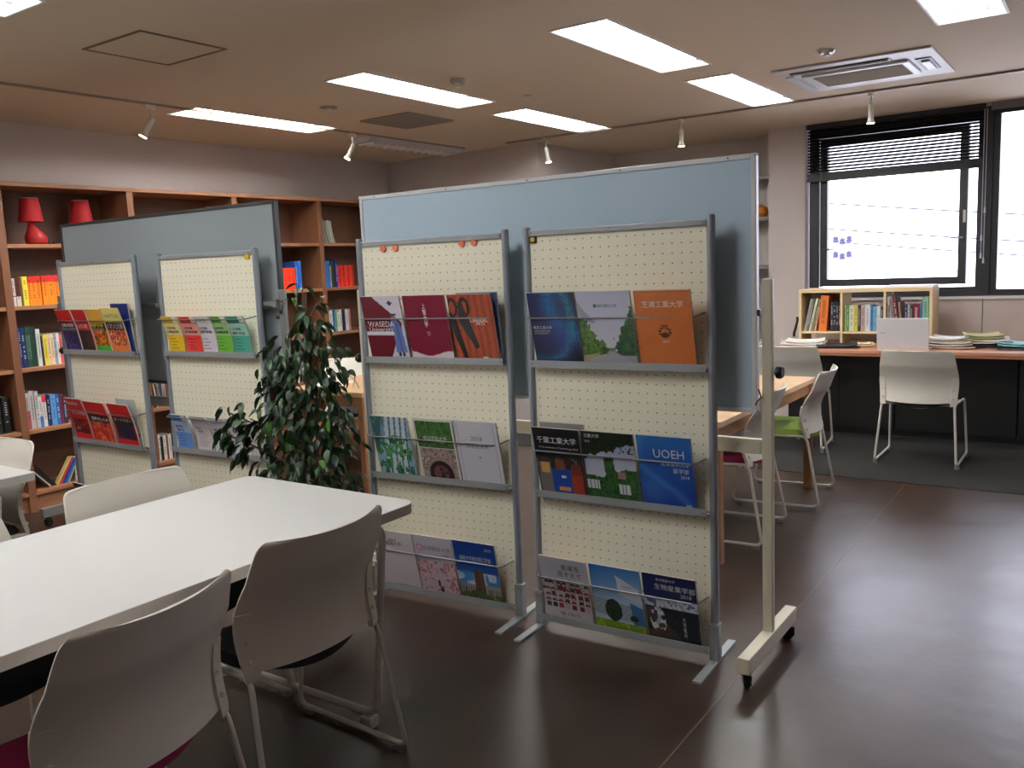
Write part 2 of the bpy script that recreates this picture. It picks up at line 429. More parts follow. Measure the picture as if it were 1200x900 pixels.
# air conditioner cassette
t = thing('air_conditioner', 'white ceiling cassette air conditioner with two outlet slots near the window', 'air conditioner', (5.50, .89, ZC))
AX, AY = .86, .9
mb = MB(); mb.box(0, AX, 0, AY, -.012, 0); mb.build('housing', mat('ac_white', (206, 198, 198), .45), t, bevel=.004)
mb = MB(); mb.box(.22, .66, .16, .78, -.028, -.012); mb.build('intake_panel', M_bframe, t, bevel=.004)
mb = MB(); mb.box(.27, .62, .20, .72, -.030, -.028); mb.build('intake_grille', mat('ac_grille', (200, 190, 176), .7, noise=(120, .1, (1, 1, 1))), t)
mb = MB()
for k in range(18): mb.box(.272+k*.0195, .276+k*.0195, .20, .72, -.034, -.030)
tag(mb.build('grille_bars', mat('ac_grille_b', (186, 176, 162), .7), t), kind='stuff')
for nm, bx_ in (('outlet', (.10, .165, .24, .82)),):
    o = MB().box(bx_[0], bx_[1], bx_[2], bx_[3], -.016, -.012).build(nm, M_black, t)
    MB().box(bx_[0]+.02, bx_[0]+.028, bx_[2]+.01, bx_[3]-.01, -.026, -.016).build('flap', M_bframe, o)
MB().box(.25, .62, .045, .13, -.018, -.012).build('service_slot', M_black, t)
MB().box(.31, .56, .06, .105, -.028, -.018).build('slot_cover', M_bframe, t)
MB().box(.2, .7, .82, .87, -.022, -.012).build('side_vane', M_bframe, t)

# ---------------------------------------------------------------- windows and blinds
def frame_rect(mb, x0, x1, y0, y1, z0, z1, t):
    mb.box(x0, x1, y0, y0+t, z0, z1); mb.box(x0, x1, y1-t, y1, z0, z1)
    mb.box(x0, x1, y0+t, y1-t, z0, z0+t); mb.box(x0, x1, y0+t, y1-t, z1-t, z1)
    return mb
w1 = struct('window_1', frame_rect(MB(), 8.05, 8.16, .865, 2.275, 1.10, 2.6, .075).box(8.05, 8.16, .94, 2.2, 2.495, 2.525), M_winf)
piv = bpy.data.objects.new('window_sash', None); COL.objects.link(piv)
sash = frame_rect(MB(), -.03, .03, -1.185, 0, 0, 1.285, .062).build('sash', M_winf, w1)
bpy.data.objects.remove(piv)
sash.location = (8.10, 2.185, 1.20); sash.rotation_euler = (0, 0, R(-3.2))
MB().box(-.004, .004, -1.125, -.06, .06, 1.225).build('pane', M_glass, sash)
mb = MB(); mb.cyl((-.03, -1.155, .38), (-.06, -1.155, .38), .009, 8); mb.box(-.068, -.056, -1.16, -1.07, .372, .386)
mb.build('handle', M_alud, sash)
mb = MB(); mb.cyl((-.03, -.035, .33), (-.06, -.035, .33), .009, 8); mb.box(-.068, -.056, -.13, -.03, .323, .335)
mb.build('handle', M_dark, sash)
MB().box(-.034, -.03, -1.175, -1.155, .5, .6).build('sash_label', M_paper, sash)
mb = MB(); mb.box(8.02, 8.05, .865, 2.255, 1.10, 1.13); mb.box(8.04, 8.07, 2.19, 2.215, 1.13, 2.6)
mb.build('inner_rail', M_winf, w1)
w2 = struct('window_2', frame_rect(MB(), 8.05, 8.16, -.62, .835, 1.10, 2.6, .05), M_winf)
MB().box(8.1, 8.108, -.57, .785, 1.15, 2.55).build('pane', M_glass, w2)
w3 = struct('window_3', frame_rect(MB(), 8.05, 8.16, -2.2, -.65, 1.10, 2.6, .05), M_winf)
MB().box(8.1, 8.108, -2.15, -.7, 1.15, 2.55).build('pane', M_glass, w3)
struct('trim_4', MB().box(8.03, 8.2, .835, .865, 1.10, 2.6), M_winf)
struct('trim_5', MB().box(8.03, 8.2, -.65, -.62, 1.10, 2.6), M_winf)

t = thing('venetian_blind', 'black venetian blind half lowered over the left window', 'blind', (8.0, 0, 0))
MB().box(-.02, .035, .89, 2.285, 2.575, 2.618).build('head_rail', M_blind, t)
sl = None
for k in range(14):
    z = 2.555-k*.0262
    if sl is None:
        P = [[Vector((-.0145+.029*a/3, y, .0025*math.sin(math.pi*a/3))) for y in (.9, 2.28)] for a in range(4)]
        sl = MB().shell(P, .0006).build('slat', M_blind, t)
        sl.rotation_euler = (0, R(-46), 0); s_ = sl
    else:
        s_ = sl.copy(); COL.objects.link(s_); s_.parent = t
    s_.location = (.004, 0, z)
mb = MB()
for k in range(9): mb.box(-.01, .018, .9, 2.28, 2.148+k*.0055, 2.1525+k*.0055)
mb.box(-.012, .02, .895, 2.285, 2.125, 2.146); mb.box(-.009, .017, .901, 2.279, 2.146, 2.2)
mb.build('bottom_rail', M_blind, t)
mb = MB()
for y in (1.1, 1.58, 2.15): mb.cyl((-.0115, y, 2.14), (-.0115, y, 2.58), .0011, 5)
mb.build('ladder_cord', mat('grey_cord', (90, 88, 92), .7), t)
mb = MB()
for y, zz in ((.895, 1.44), (.875, 1.40)):
    mb.cyl((-.024, y, zz), (-.024, y, 2.575), .003, 6)
mb.build('pull_cord', mat('pale_cord', (200, 200, 214), .6), t)
mb = MB()
for y, zz in ((.895, 1.44), (.875, 1.40), (.895, 1.58), (.875, 1.8)):
    mb.cyl((-.024, y, zz-.035), (-.024, y, zz+.01), .008, 8, .005)
mb.build('cord_tassel', M_bframe, t, smooth=True)
t = thing('venetian_blind', 'second blind fully raised to its grey head box over right window', 'blind', (8.0, 0, 0))
MB().box(-.02, .035, -.6, .85, 2.56, 2.618).build('head_rail', mat('grey_rail', (112, 112, 118), .4), t)
mb = MB()
for k in range(14): mb.box(-.01, .018, -.59, .84, 2.53+k*.0021, 2.5313+k*.0021)
mb.build('stacked_slats', M_blind, t)

# overhead cables outside
def cable(y0, z0, y1, z1, x, sag, label):
    pts = [(x, y0+(y1-y0)*i/14, z0+(z1-z0)*i/14-sag*4*(i/14)*(1-i/14)) for i in range(15)]
    o = MB().tube(pts, .011, 5).build('utility_cable', mat('faded_cable', (48, 46, 54), .8)); return tag(o, label, 'cable', 'overhead cables outside the window')
cable(5, 2.45, -6, 1.25, 14, .12, 'overhead cable outside, uppermost of those crossing the windows')
cable(5, 2.05, -6, .95, 14, .12, 'overhead cable outside crossing the middle of the windows')
cable(5, 1.85, -6, .75, 14.4, .12, 'overhead cable outside, lowest of those crossing the windows')
for dz, l in ((1.70, 'upper pale grey insulator cluster on a cable outside'), (1.47, 'lower pale grey insulator cluster on a cable outside')):
    mb = MB()
    for k in range(3): mb.lathe([(.015, -.06), (.05, -.04), (.035, 0), (.05, .02), (.015, .05)], (14, 3.56-k*.1, dz-(k % 2)*.03), 10)
    tag(mb.build('cable_insulator', mat('faded_insulator', (56, 54, 84), .8), smooth=True), l, 'insulator')

# ---------------------------------------------------------------- bookcase along the left wall
BY0, BY1 = 5.90, 6.26
bc = thing('bookcase', 'long reddish wooden bookcase along the left wall filled with books', 'bookcase', (0, 0, 0))
ups = [.95, 1.867, 2.784, 3.702, 4.619, 5.539, 6.456]
ups_w = .05
SH = [1.755, 1.35, .94, .525, .11]
for u in ups:
    MB().box(u, u+ups_w, BY0, BY1, 0, 2.151).build('upright', M_wood, bc, bevel=.0015, seg=1)
for i in range(len(ups)-1):
    a, b_ = ups[i]+ups_w, ups[i+1]
    for z in SH:
        MB().box(a, b_, BY0+.004, BY1-.012, z, z+.026).build('shelf', M_woodh, bc, bevel=.0015, seg=1)
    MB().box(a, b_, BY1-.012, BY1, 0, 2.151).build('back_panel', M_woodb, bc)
    MB().box(a, b_, BY0+.03, BY0+.045, .0, .11).build('plinth', M_woodh, bc)
MB().box(ups[0], ups[-1]+ups_w, BY0-.004, BY1, 2.152, 2.178).build('top_board', M_woodh, bc, bevel=.0015, seg=1)
ST = [s+.026 for s in SH]      # shelf tops

ORD = ['first', 'second', 'third', 'fourth', 'fifth', 'sixth', 'seventh', 'eighth', 'ninth', 'tenth', 'eleventh', 'twelfth', 'thirteenth', 'fourteenth']
def cname(c):
    pal = {'white': (225, 222, 215), 'grey': (140, 140, 140), 'black': (25, 25, 28), 'red': (190, 30, 35), 'orange': (240, 130, 30), 'yellow': (230, 210, 60),
           'green': (40, 110, 60), 'dark green': (20, 60, 40), 'teal': (30, 150, 140), 'blue': (50, 100, 180), 'light blue': (110, 160, 210), 'navy': (25, 35, 80),
           'brown': (90, 50, 35), 'beige': (210, 185, 150), 'pink': (220, 120, 140), 'maroon': (90, 25, 35), 'purple': (90, 60, 120), 'olive': (110, 105, 50)}
    return min(pal, key=lambda k: sum((a-b)**2 for a, b in zip(pal[k], c)))
def book(w, d, h, c, band=None, text=None):
    """spine faces -Y, base at z=0, left at x=0"""
    m = paint(c)
    mb = MB(); mb.box(0, .0015, .002, d, 0, h); mb.box(w-.0015, w, .002, d, 0, h); mb.box(0, w, 0, .002, 0, h)
    o = mb.build('book', m)
    MB().box(.0016, w-.0016, .003, d-.004, .003, h-.003).build('pages', M_pages, o)
    if band:
        for (z0, z1, cc) in band:
            MB().box(.0003, w-.0003, -.0007, 0, z0*h, z1*h).build('spine_label', paint(cc), o)
    if text and w > .012:
        mb = MB(); n = max(3, int(h/.022)); cc = w*.42
        for k in range(n):
            z = h*.86-k*h*.66/n
            if random.random() < .15: continue
            mb.box(w/2-cc/2, w/2+cc/2, -.0011, -.0007, z-.004, z-.002); mb.box(w/2-.001, w/2+.001, -.0011, -.0007, z-.008, z+.001)
            mb.box(w/2-cc/2, w/2+cc/2*.8, -.0011, -.0007, z-.0085, z-.0068)
        mb.build('spine_title', text, o)
    return o
def book_row(items, z, where, group, y=5.955, d=.15):
    """items: (x0, x1, h, colour, band, lean_degrees, text)"""
    for i, it in enumerate(items):
        x0, x1, h, c = it[:4]; band = it[4] if len(it) > 4 else None; lean = it[5] if len(it) > 5 else 0
        tx = it[6] if len(it) > 6 else M_ink
        yy = it[7] if len(it) > 7 else y
        o = book(x1-x0-.001, d+random.uniform(-.01, .02), h, c, band, tx)
        o.location = (x0, yy+random.uniform(0, .006), z+.0006); o.rotation_euler = (0, R(lean), 0)
        desc = cname(c)
        if band and cname(band[0][2]) != desc: desc += ' and ' + cname(band[0][2])
        tag(o, '%s book, %s from the left %s' % (desc, ORD[i], where), 'book', group)
OR = (246, 138, 22); RD = (206, 34, 34); rb = [(.78, 1, RD)]
book_row([(2.852, 2.880, .193, (84, 32, 40), [(0, .32, (214, 206, 206)), (.34, .95, (200, 190, 196))], 0), (2.881, 2.911, .193, (82, 30, 32), [(0, .33, (210, 205, 205))]),
          (2.913, 2.926, .19, (110, 96, 34)), (2.927, 2.962, .194, (232, 216, 70), None), (2.963, 2.982, .193, OR, rb), (2.983, 3.014, .194, OR, rb), (3.015, 3.047, .193, OR, rb),
          (3.055, 3.093, .196, OR, rb), (3.094, 3.134, .196, OR, rb), (3.135, 3.172, .195, OR, rb), (3.173, 3.21, .195, OR, rb)], ST[1], 'in the orange row under red lamps', 'books below the red lamps')
book_row([(2.862, 2.876, .272, (38, 62, 128), None, 0, M_wink), (2.877, 2.903, .268, (30, 48, 96), None, 0, M_wink), (2.905, 2.938, .27, (24, 62, 52), [(.2, .8, (60, 96, 84))]),
          (2.940, 2.972, .268, (22, 56, 44)), (2.975, 3.003, .25, (206, 214, 214)), (3.008, 3.018, .2, (70, 60, 50)), (3.019, 3.047, .208, (222, 206, 66)), (3.048, 3.067, .21, (222, 196, 160)),
          (3.068, 3.094, .212, (226, 204, 176)), (3.095, 3.110, .212, (150, 166, 190)), (3.111, 3.129, .212, (226, 218, 206)), (3.130, 3.147, .2, (222, 90, 110)), (3.148, 3.18, .21, (180, 176, 170))],
         ST[2], 'on the third shelf by the rack', 'books on the third shelf')
book_row([(2.858, 2.884, .245, (200, 190, 192), [(0, .5, (170, 90, 96))]), (2.885, 2.916, .255, (196, 192, 190)), (2.917, 2.943, .25, (190, 186, 186)), (2.944, 2.965, .21, (216, 212, 208), [(0, .35, (40, 120, 190))]),
          (2.967, 2.993, .218, (222, 216, 214), [(.78, 1, (214, 50, 56))]), (2.998, 3.020, .21, (28, 40, 84), None, 0, M_wink), (3.022, 3.058, .213, (92, 150, 206), None, 0, M_bink), (3.060, 3.085, .21, (46, 96, 160), None, 0, M_wink),
          (3.087, 3.105, .205, (120, 36, 50)), (3.107, 3.13, .2, (40, 44, 70), None, 0, M_wink)], ST[3], 'on the fourth shelf by the rack', 'books on the fourth shelf')
book_row([(2.955, 2.966, .19, (170, 168, 164), None, -40), (2.975, 2.99, .2, (26, 26, 28), None, -39, None), (2.992, 3.003, .215, (18, 18, 20), None, -38, None)], ST[4], 'of the black ones leaning left on the bottom shelf', 'leaning books on the bottom shelf')
book_row([(3.004, 3.013, .21, (206, 190, 120), None, 33), (3.02, 3.034, .2, (196, 60, 50), None, 32), (3.04, 3.06, .195, (40, 64, 150), None, 31), (3.068, 3.08, .18, (60, 120, 180), None, 29), (3.088, 3.096, .18, (200, 190, 110), None, 26), (3.11, 3.128, .17, (60, 50, 50), None, 18), (3.14, 3.155, .17, (215, 210, 200))],
         ST[4], 'of those leaning right on the bottom shelf', 'leaning books on the bottom shelf', d=.045)
book_row([(3.765, 3.775, .185, (208, 216, 210), None, -12), (3.778, 3.792, .19, (26, 150, 136), None, -13), (3.800, 3.820, .185, (70, 46, 40), None, -10), (3.824, 3.832, .18, (214, 206, 190), None, -9), (3.838, 3.862, .18, (110, 100, 100), None, -4), (3.87, 3.9, .18, (150, 150, 150)), (3.9, 3.93, .18, (120, 60, 50))],
         ST[3], 'seen in the gap between the two left magazine racks', 'books behind the left magazine racks')
book_row([(3.80, 3.818, .2, (206, 206, 200)), (3.819, 3.838, .185, (34, 30, 28)), (3.840, 3.866, .19, (214, 214, 208)), (3.868, 3.882, .185, (130, 62, 46)), (3.884, 3.912, .19, (216, 216, 208)), (3.914, 3.94, .19, (50, 44, 40))],
         ST[4], 'low in the gap between the two left magazine racks', 'books behind the left magazine racks')
RO = (244, 62, 30)
book_row([(5.045, 5.075, .19, RO), (5.076, 5.106, .19, RO), (5.107, 5.142, .193, (238, 70, 74)), (5.143, 5.186, .193, RO), (5.187, 5.230, .193, RO), (5.231, 5.278, .193, RO)],
         ST[1], 'of the bright red row above the plant', 'red books above the plant')
book_row([(5.13, 5.165, .245, (28, 56, 120)), (5.166, 5.20, .245, (24, 50, 110))], ST[1], 'of the dark blue pair behind the red row', 'blue books behind red ones', y=6.1, d=.13)
book_row([(5.281, 5.315, .247, (36, 86, 170), None, 0, M_yink), (5.318, 5.35, .25, (40, 110, 200), [(.0, .06, (120, 200, 210))])], ST[1], 'of the tall blue pair', 'tall blue books')
book_row([(5.637, 5.663, .247, (40, 120, 200)), (5.664, 5.695, .247, (44, 112, 196)), (5.697, 5.715, .2, (196, 160, 90)), (5.72, 5.738, .24, (50, 80, 60)), (5.74, 5.765, .258, (32, 30, 70)), (5.766, 5.788, .25, (40, 36, 120), None, 0, M_wink),
          (5.79, 5.808, .2, (216, 90, 120)), (5.81, 5.835, .2, RD), (5.836, 5.862, .2, RO), (5.863, 5.89, .2, RD), (5.891, 5.916, .2, RO), (5.917, 5.945, .2, RD), (5.946, 5.972, .2, RO), (5.973, 5.998, .2, RD)],
         ST[1], 'of the row next to the centre rack', 'books beside the centre rack')
book_row([(5.65, 5.69, .2, (206, 206, 206)), (5.692, 5.715, .19, (60, 110, 170)), (5.717, 5.745, .2, (90, 150, 150)), (5.747, 5.775, .18, (214, 206, 170)), (5.777, 5.81, .2, (196, 196, 196)), (5.812, 5.85, .2, (30, 36, 60)), (5.852, 5.89, .2, (200, 196, 190)), (5.892, 5.92, .2, (170, 120, 120))],
         ST[2], 'half hidden behind the plant top', 'books behind the plant')
book_row([(5.12, 5.15, .2, (206, 206, 206), None, 6), (5.17, 5.19, .2, (90, 96, 90), None, 6), (5.21, 5.24, .2, (200, 196, 196), None, 7), (5.26, 5.29, .2, (120, 130, 130), None, 5)],
         ST[3], 'leaning low behind the plant', 'books low behind the plant')
book_row([(5.65, 5.69, .12, (170, 170, 176)), (5.70, 5.74, .13, (196, 196, 200)), (5.75, 5.8, .11, (110, 110, 120))], ST[3], 'of the small grey row left of the centre rack', 'small grey books')
book_row([(2.655, 2.70, .24, (24, 26, 28), None, 0, M_wink), (2.71, 2.75, .24, (30, 30, 34), None, 0, M_wink)], ST[3], 'of the black pair at the left picture edge', 'black binders at the left edge')
# pale booklets on the top shelf
for k, (x, h, c) in enumerate(((5.65, .225, (186, 190, 178)), (5.685, .20, (170, 176, 166)), (5.72, .205, (214, 210, 196)), (5.75, .20, (206, 204, 192)))):
    P = [[Vector((x+.03*math.sin(a/5*1.2)*(1-a/5)-.02*(a/5), y, ST[0]+.002+h*(1-(1-a/5)**1.15*1))) for y in (5.96, 6.11)] for a in range(6)]
    P = [[Vector((x+(1-a/5)**2*.04, y, ST[0]+.004+h*a/5)) for y in (5.96, 6.11)] for a in range(6)]
    o = MB().shell(P, .006).build('booklet', paint(c), smooth=True)
    tag(o, '%s pale booklet from the left standing on the top shelf near the blue board' % ORD[k], 'booklet', 'pale booklets on the top shelf')

# red lamps
def lamp(x, y, rz, label):
    t = thing('table_lamp', label, 'lamp', (x, y, ST[0]), rz, 'red table lamps on the bookcase')
    MB().lathe([(.045, 0), (.064, .012), (.07, .035), (.066, .06), (.052, .085), (.034, .11), (.022, .135), (.019, .165)], n=24, off=[0, 0, 0, -.002, -.008, -.016, -.02, -.02]).build('base', M_red, t, smooth=True)
    MB().lathe([(.078, .155), (.056, .312)], (-.02, 0, 0), n=28, cap=False).lathe([(.076, .156), (.054, .311)], (-.02, 0, 0), n=28, cap=False).build('lamp_shade', mat('red_fabric_shade', (170, 17, 23), .75, noise=(300, .12, (1, 1, 1))), t, smooth=True)
    mb = MB(); mb.tube([(-.02+.0555*math.cos(a*math.pi/12), .0555*math.sin(a*math.pi/12), .312) for a in range(24)], .0022, 6, closed=True)
    mb.build('shade_ring', mat('shade_lining', (206, 190, 186), .6), t)
    MB().cyl((-.02, 0, .165), (-.02, 0, .22), .012, 10).build('lamp_socket', M_plast, t)
    mb = MB().tube([(.06, -.02, .012), (.085, -.035, .006), (.11, -.03, .008)], .003, 6); mb.box(.1, .13, -.04, -.022, .002, .02)
    mb.build('cord_and_plug', M_black, t)
    return t
lamp(3.105, 6.06, 0, 'red gourd-shaped table lamp with drum shade standing left on top shelf')
lamp(3.475, 6.10, R(20), 'red table lamp half hidden behind the grey board')

# ---------------------------------------------------------------- printed covers
class Cv:
    def __init__(s, nw, nh, c=(255, 255, 255)):
        s.w, s.h = nw, nh; s.a = np.ones((nh, nw, 3))*np.array(c, float)
        v, u = np.mgrid[0:nh, 0:nw]; s.u = (u+.5)/nw; s.v = (v+.5)/nh
    def put(s, m, c):
        m = np.clip(m, 0, 1)[..., None] if m.dtype != bool else m[..., None].astype(float)
        s.a = s.a*(1-m)+m*np.array(c, float); return s
    def rect(s, u0, v0, u1, v1, c): return s.put((s.u >= u0) & (s.u <= u1) & (s.v >= v0) & (s.v <= v1), c)
    def ell(s, cu, cv, ru, rv, c): return s.put(((s.u-cu)/ru)**2+((s.v-cv)/rv)**2 < 1, c)
    def poly(s, pts, c):
        ins = np.zeros(s.u.shape, bool); n = len(pts)
        for i in range(n):
            x1, y1 = pts[i]; x2, y2 = pts[(i+1) % n]
            if y1 == y2: continue
            cond = ((y1 > s.v) != (y2 > s.v)) & (s.u < (x2-x1)*(s.v-y1)/(y2-y1)+x1); ins ^= cond
        return s.put(ins, c)
    def grad(s, c0, c1, u0=0, v0=0, u1=0, v1=1):
        d2 = (u1-u0)**2+(v1-v0)**2; t = np.clip(((s.u-u0)*(u1-u0)+(s.v-v0)*(v1-v0))/d2, 0, 1)[..., None]
        s.a = np.array(c0, float)*(1-t)+np.array(c1, float)*t; return s
    def noise(s, k, seed=0):
        rs = np.random.RandomState(seed); g = rs.rand(k+2, k+2)
        x = s.u*k; y = s.v*k; i = x.astype(int); j = y.astype(int); fx = x-i; fy = y-j
        fx = fx*fx*(3-2*fx); fy = fy*fy*(3-2*fy)
        return (g[j, i]*(1-fx)+g[j, i+1]*fx)*(1-fy)+(g[j+1, i]*(1-fx)+g[j+1, i+1]*fx)*fy
    def mott(s, mask, cols, k=16, seed=1):
        n = .6*s.noise(k, seed)+.4*s.noise(k*3, seed+9); n = (n-n.min())/(n.max()-n.min()+1e-6)
        q = np.clip((n*len(cols)).astype(int), 0, len(cols)-1); pal = np.array(cols, float)
        m = mask[..., None].astype(float); s.a = s.a*(1-m)+pal[q]*m; return s
FULL = lambda s: np.ones(s.u.shape, bool)

def c_maroon_white():
    s = Cv(60, 84, (206, 202, 214))
    s.poly([(0, 0), (.3, 0), (.96, .4), (.92, .5), (0, .5)], (98, 20, 34)); s.poly([(0, .595), (.8, .595), (.5, 1), (0, 1)], (98, 20, 34)).rect(0, .545, .82, .575, (230, 228, 232))
    s.rect(0, .505, .9, .54, (98, 20, 34))
    s.poly([(.66, .1), (.72, .06), (.8, .1), (.73, .15)], (90, 20, 30))                 # small emblem
    s.ell(.76, .31, .045, .035, (150, 110, 90)).poly([(.68, .27), (.86, .26), (.84, .29), (.7, .3)], (40, 50, 90))
    s.poly([(.7, .35), (.84, .35), (.93, .5), (.97, .86), (.68, .86), (.72, .5), (.62, .48)], (98, 118, 176)).poly([(.78, .4), (.84, .4), (.88, .84), (.8, .84)], (78, 96, 156))
    s.rect(.74, .86, .8, .92, (40, 40, 50)).rect(.84, .86, .9, .92, (40, 40, 50)); return s
def c_maroon():
    s = Cv(60, 84, (112, 10, 42)); s.v2 = .87+.035*np.sin((s.u-.2)*6.5); s.put(s.v > s.v2, (222, 216, 220)); s.put((s.v > s.v2-.012) & (s.v < s.v2), (190, 30, 60))
    rs = np.random.RandomState(3)
    for x in (.12, .2, .3, .36, .52, .62, .66, .8, .88, .93): s.rect(x, .93, x+.03, .985, (60, 56, 60))
    return s
def c_woodgrain():
    s = Cv(60, 84); n = s.noise(30, 4); st = np.sin(s.u*40+n*2)*.5+.5
    s.a = np.array((168, 74, 44.))*(1-.22*st[..., None])+np.array((60, 20, 5.))*.15*n[..., None]
    for cx in (.08, .36):
        s.ell(cx, .18, .13, .14, (34, 28, 30)); s.ell(cx, .19, .065, .1, (150, 64, 38))
    s.poly([(.0, .25), (.12, .3), (.3, 1), (.22, 1), (0, .5)], (34, 30, 34)).poly([(.22, .1), (.32, .12), (.58, .75), (.5, .8), (.2, .4)], (44, 44, 50))
    s.rect(.62, .9, .74, .965, (230, 226, 224)); return s
def c_tower_trees():
    s = Cv(60, 84, (150, 176, 206)); s.mott(s.v < .35, [(170, 190, 214), (120, 150, 186), (196, 208, 222)], 6, 2)
    for x in (.4, .55, .7, .85): s.poly([(x, 0), (x+.09, 0), (x-.1, 1), (x-.22, 1)], (206, 216, 224)); s.poly([(x+.09, 0), (x+.13, 0), (x-.06, 1), (x-.1, 1)], (70, 104, 120))
    n = .5*s.noise(9, 5)+.5*s.noise(22, 6)
    s.mott((n > .52) & (s.v > .3), [(30, 80, 62), (46, 120, 78), (90, 160, 96), (24, 62, 56)], 20, 8); s.mott((n > .45) & (s.v > .8), [(26, 70, 62), (60, 130, 90)], 20, 9)
    s.poly([(.0, .0), (.3, .0), (.12, .5), (0, .6)], (60, 96, 104)); s.mott((n > .6) & (s.v < .4) & (s.u < .4), [(60, 110, 80), (90, 140, 110)], 20, 3); return s
def c_arch():
    s = Cv(60, 84, (216, 210, 204)); m = (s.u > .05) & (s.u < .95) & (s.v > .03) & (s.v < .45)
    s.mott(m, [(30, 60, 30), (54, 96, 44), (80, 120, 60), (26, 46, 26)], 18, 4)
    s.mott((s.u > .05) & (s.u < .95) & (s.v > .47) & (s.v < .97), [(150, 130, 124), (176, 156, 146), (120, 100, 96), (190, 176, 168)], 14, 6)
    s.ell(.52, .86, .36, .26, (150, 134, 124)); s.put((((s.u-.52)/.31)**2+((s.v-.88)/.22)**2 < 1) & (s.v < .96), (44, 26, 26))
    s.mott((((s.u-.52)/.2)**2+((s.v-.86)/.13)**2 < 1), [(60, 36, 34), (120, 80, 76), (50, 30, 30)], 14, 7); s.rect(0, .97, 1, 1, (216, 210, 204)); return s
def c_white(): 
    s = Cv(30, 42, (214, 212, 222))
    s.put(((abs(s.u-.08) < .012) | (abs(s.u-.92) < .012)) & (s.v > .05) & (s.v < .95), (198, 194, 206)); s.put(((abs(s.v-.05) < .009) | (abs(s.v-.95) < .009)) & (s.u > .08) & (s.u < .92), (198, 194, 206)); return s
def c_pinkwhite():
    s = Cv(30, 42).grad((226, 216, 220), (196, 184, 190)); s.poly([(.1, .2), (.2, .14), (.2, .27)], (24, 22, 24)); return s
def c_blossom():
    s = Cv(60, 84).grad((206, 206, 222), (206, 180, 190)); n = .5*s.noise(7, 12)+.5*s.noise(18, 13)
    s.mott((s.v > .42) & (n > .42), [(214, 160, 172), (226, 196, 204), (170, 110, 120), (200, 140, 156)], 16, 14)
    s.ell(.5, .8, .04, .06, (60, 40, 40)).ell(.55, .9, .05, .05, (40, 30, 36)).ell(.14, .2, .09, .06, (206, 150, 160)).ell(.14, .2, .05, .035, (214, 206, 222)); return s
def c_bluetower():
    s = Cv(60, 84).grad((18, 58, 140), (28, 84, 170), 0, 0, 0, .5); s.put(s.v > .5, (66, 132, 200)); s.mott((s.v > .5) & (s.noise(7, 2) > .55), [(206, 218, 232), (170, 196, 224)], 9, 3)
    s.rect(.4, .46, .64, .86, (96, 66, 54)).rect(.46, .46, .5, .86, (76, 50, 42)).rect(.55, .46, .58, .86, (116, 82, 66))
    s.rect(0, .72, .4, .84, (150, 140, 134)).rect(.64, .7, 1, .86, (160, 150, 144))
    for x in np.arange(.02, 1, .06): s.rect(x, .76, x+.02, .84, (50, 50, 60))
    s.mott(s.v > .84, [(110, 96, 74), (70, 84, 44), (140, 130, 100)], 12, 5); s.ell(.42, .86, .16, .06, (60, 84, 36)); return s
def c_wave():
    s = Cv(72, 100).grad((14, 20, 70), (8, 10, 40), 0, 0, 1, 1); r = np.hypot(s.u-1.05, (s.v-.1)*1.3); w = np.exp(-((r-.62)/.2)**2)
    d = ((np.sin(s.u*150+s.v*60) > 0) & (np.sin(s.v*170-s.u*50) > -.2)); s.put(w*(.35+.65*d), (30, 140, 196))
    r2 = np.hypot(s.u-.2, (s.v-.35)*1.1); w2 = np.exp(-((r2-.66)/.1)**2); s.put(w2*.8*(.3+.7*d), (60, 200, 216))
    w3 = np.exp(-(((s.u-.55)/.3)**2+((s.v-.6)/.25)**2)); s.put(w3*.55, (70, 60, 150)); return s
def c_avenue():
    s = Cv(66, 92).grad((190, 192, 214), (206, 206, 220), 0, 0, 0, .7)
    n = .5*s.noise(10, 21)+.5*s.noise(26, 22); edge = n*.16
    e = (n-.5)*.22
    s.mott((s.u < .06+(s.v-.36)*1.12+e) & (s.v > .36) & (s.v < .87-.1*s.u), [(36, 66, 34), (70, 104, 50), (100, 130, 64), (30, 48, 30)], 20, 23)
    s.mott((s.u > 1-(s.v-.2)*.74-e) & (s.v > .2) & (s.v < .92-.14*(1-s.u)), [(30, 58, 40), (44, 80, 50), (70, 100, 60), (24, 40, 30)], 20, 24)
    s.mott(s.v > .84-(abs(s.u-.55) < .06)*.06, [(150, 150, 160), (166, 164, 172)], 8, 3)
    s.poly([(.52, .78), (.6, .78), (1, .97), (1, 1), (.1, 1)], (160, 158, 170)); s.rect(.5, .74, .62, .78, (110, 130, 110))
    s.poly([(.0, .86), (.3, .8), (.3, .84), (0, .93)], (170, 160, 110)); s.ell(.33, .185, .035, .025, (60, 130, 120))
    s.poly([(.0, .1), (.06, .2), (.3, .4), (.26, .42), (0, .3)], (150, 156, 176)); return s
def c_orange():
    s = Cv(60, 84); n = .5*s.noise(8, 31)+.5*s.noise(40, 32); s.a = np.array((206, 116, 58.))*(.94+.1*n[..., None])
    s.put(((abs(s.u-.03) < .008) | (abs(s.v-.02) < .006) | (abs(s.v-.98) < .006)), (184, 98, 46)); s.put(abs(s.v-.24) < .004, (190, 104, 50))
    q = np.hypot((s.u-.5)/.12, (s.v-.52)/.065); an = np.arctan2(s.v-.52, s.u-.5); s.put((q > .62) & (q < 1) & (np.sin(an*14) > -.5), (70, 40, 26)); s.rect(.44, .43, .56, .455, (120, 70, 40)); s.ell(.5, .56, .07, .035, (80, 44, 28)); return s
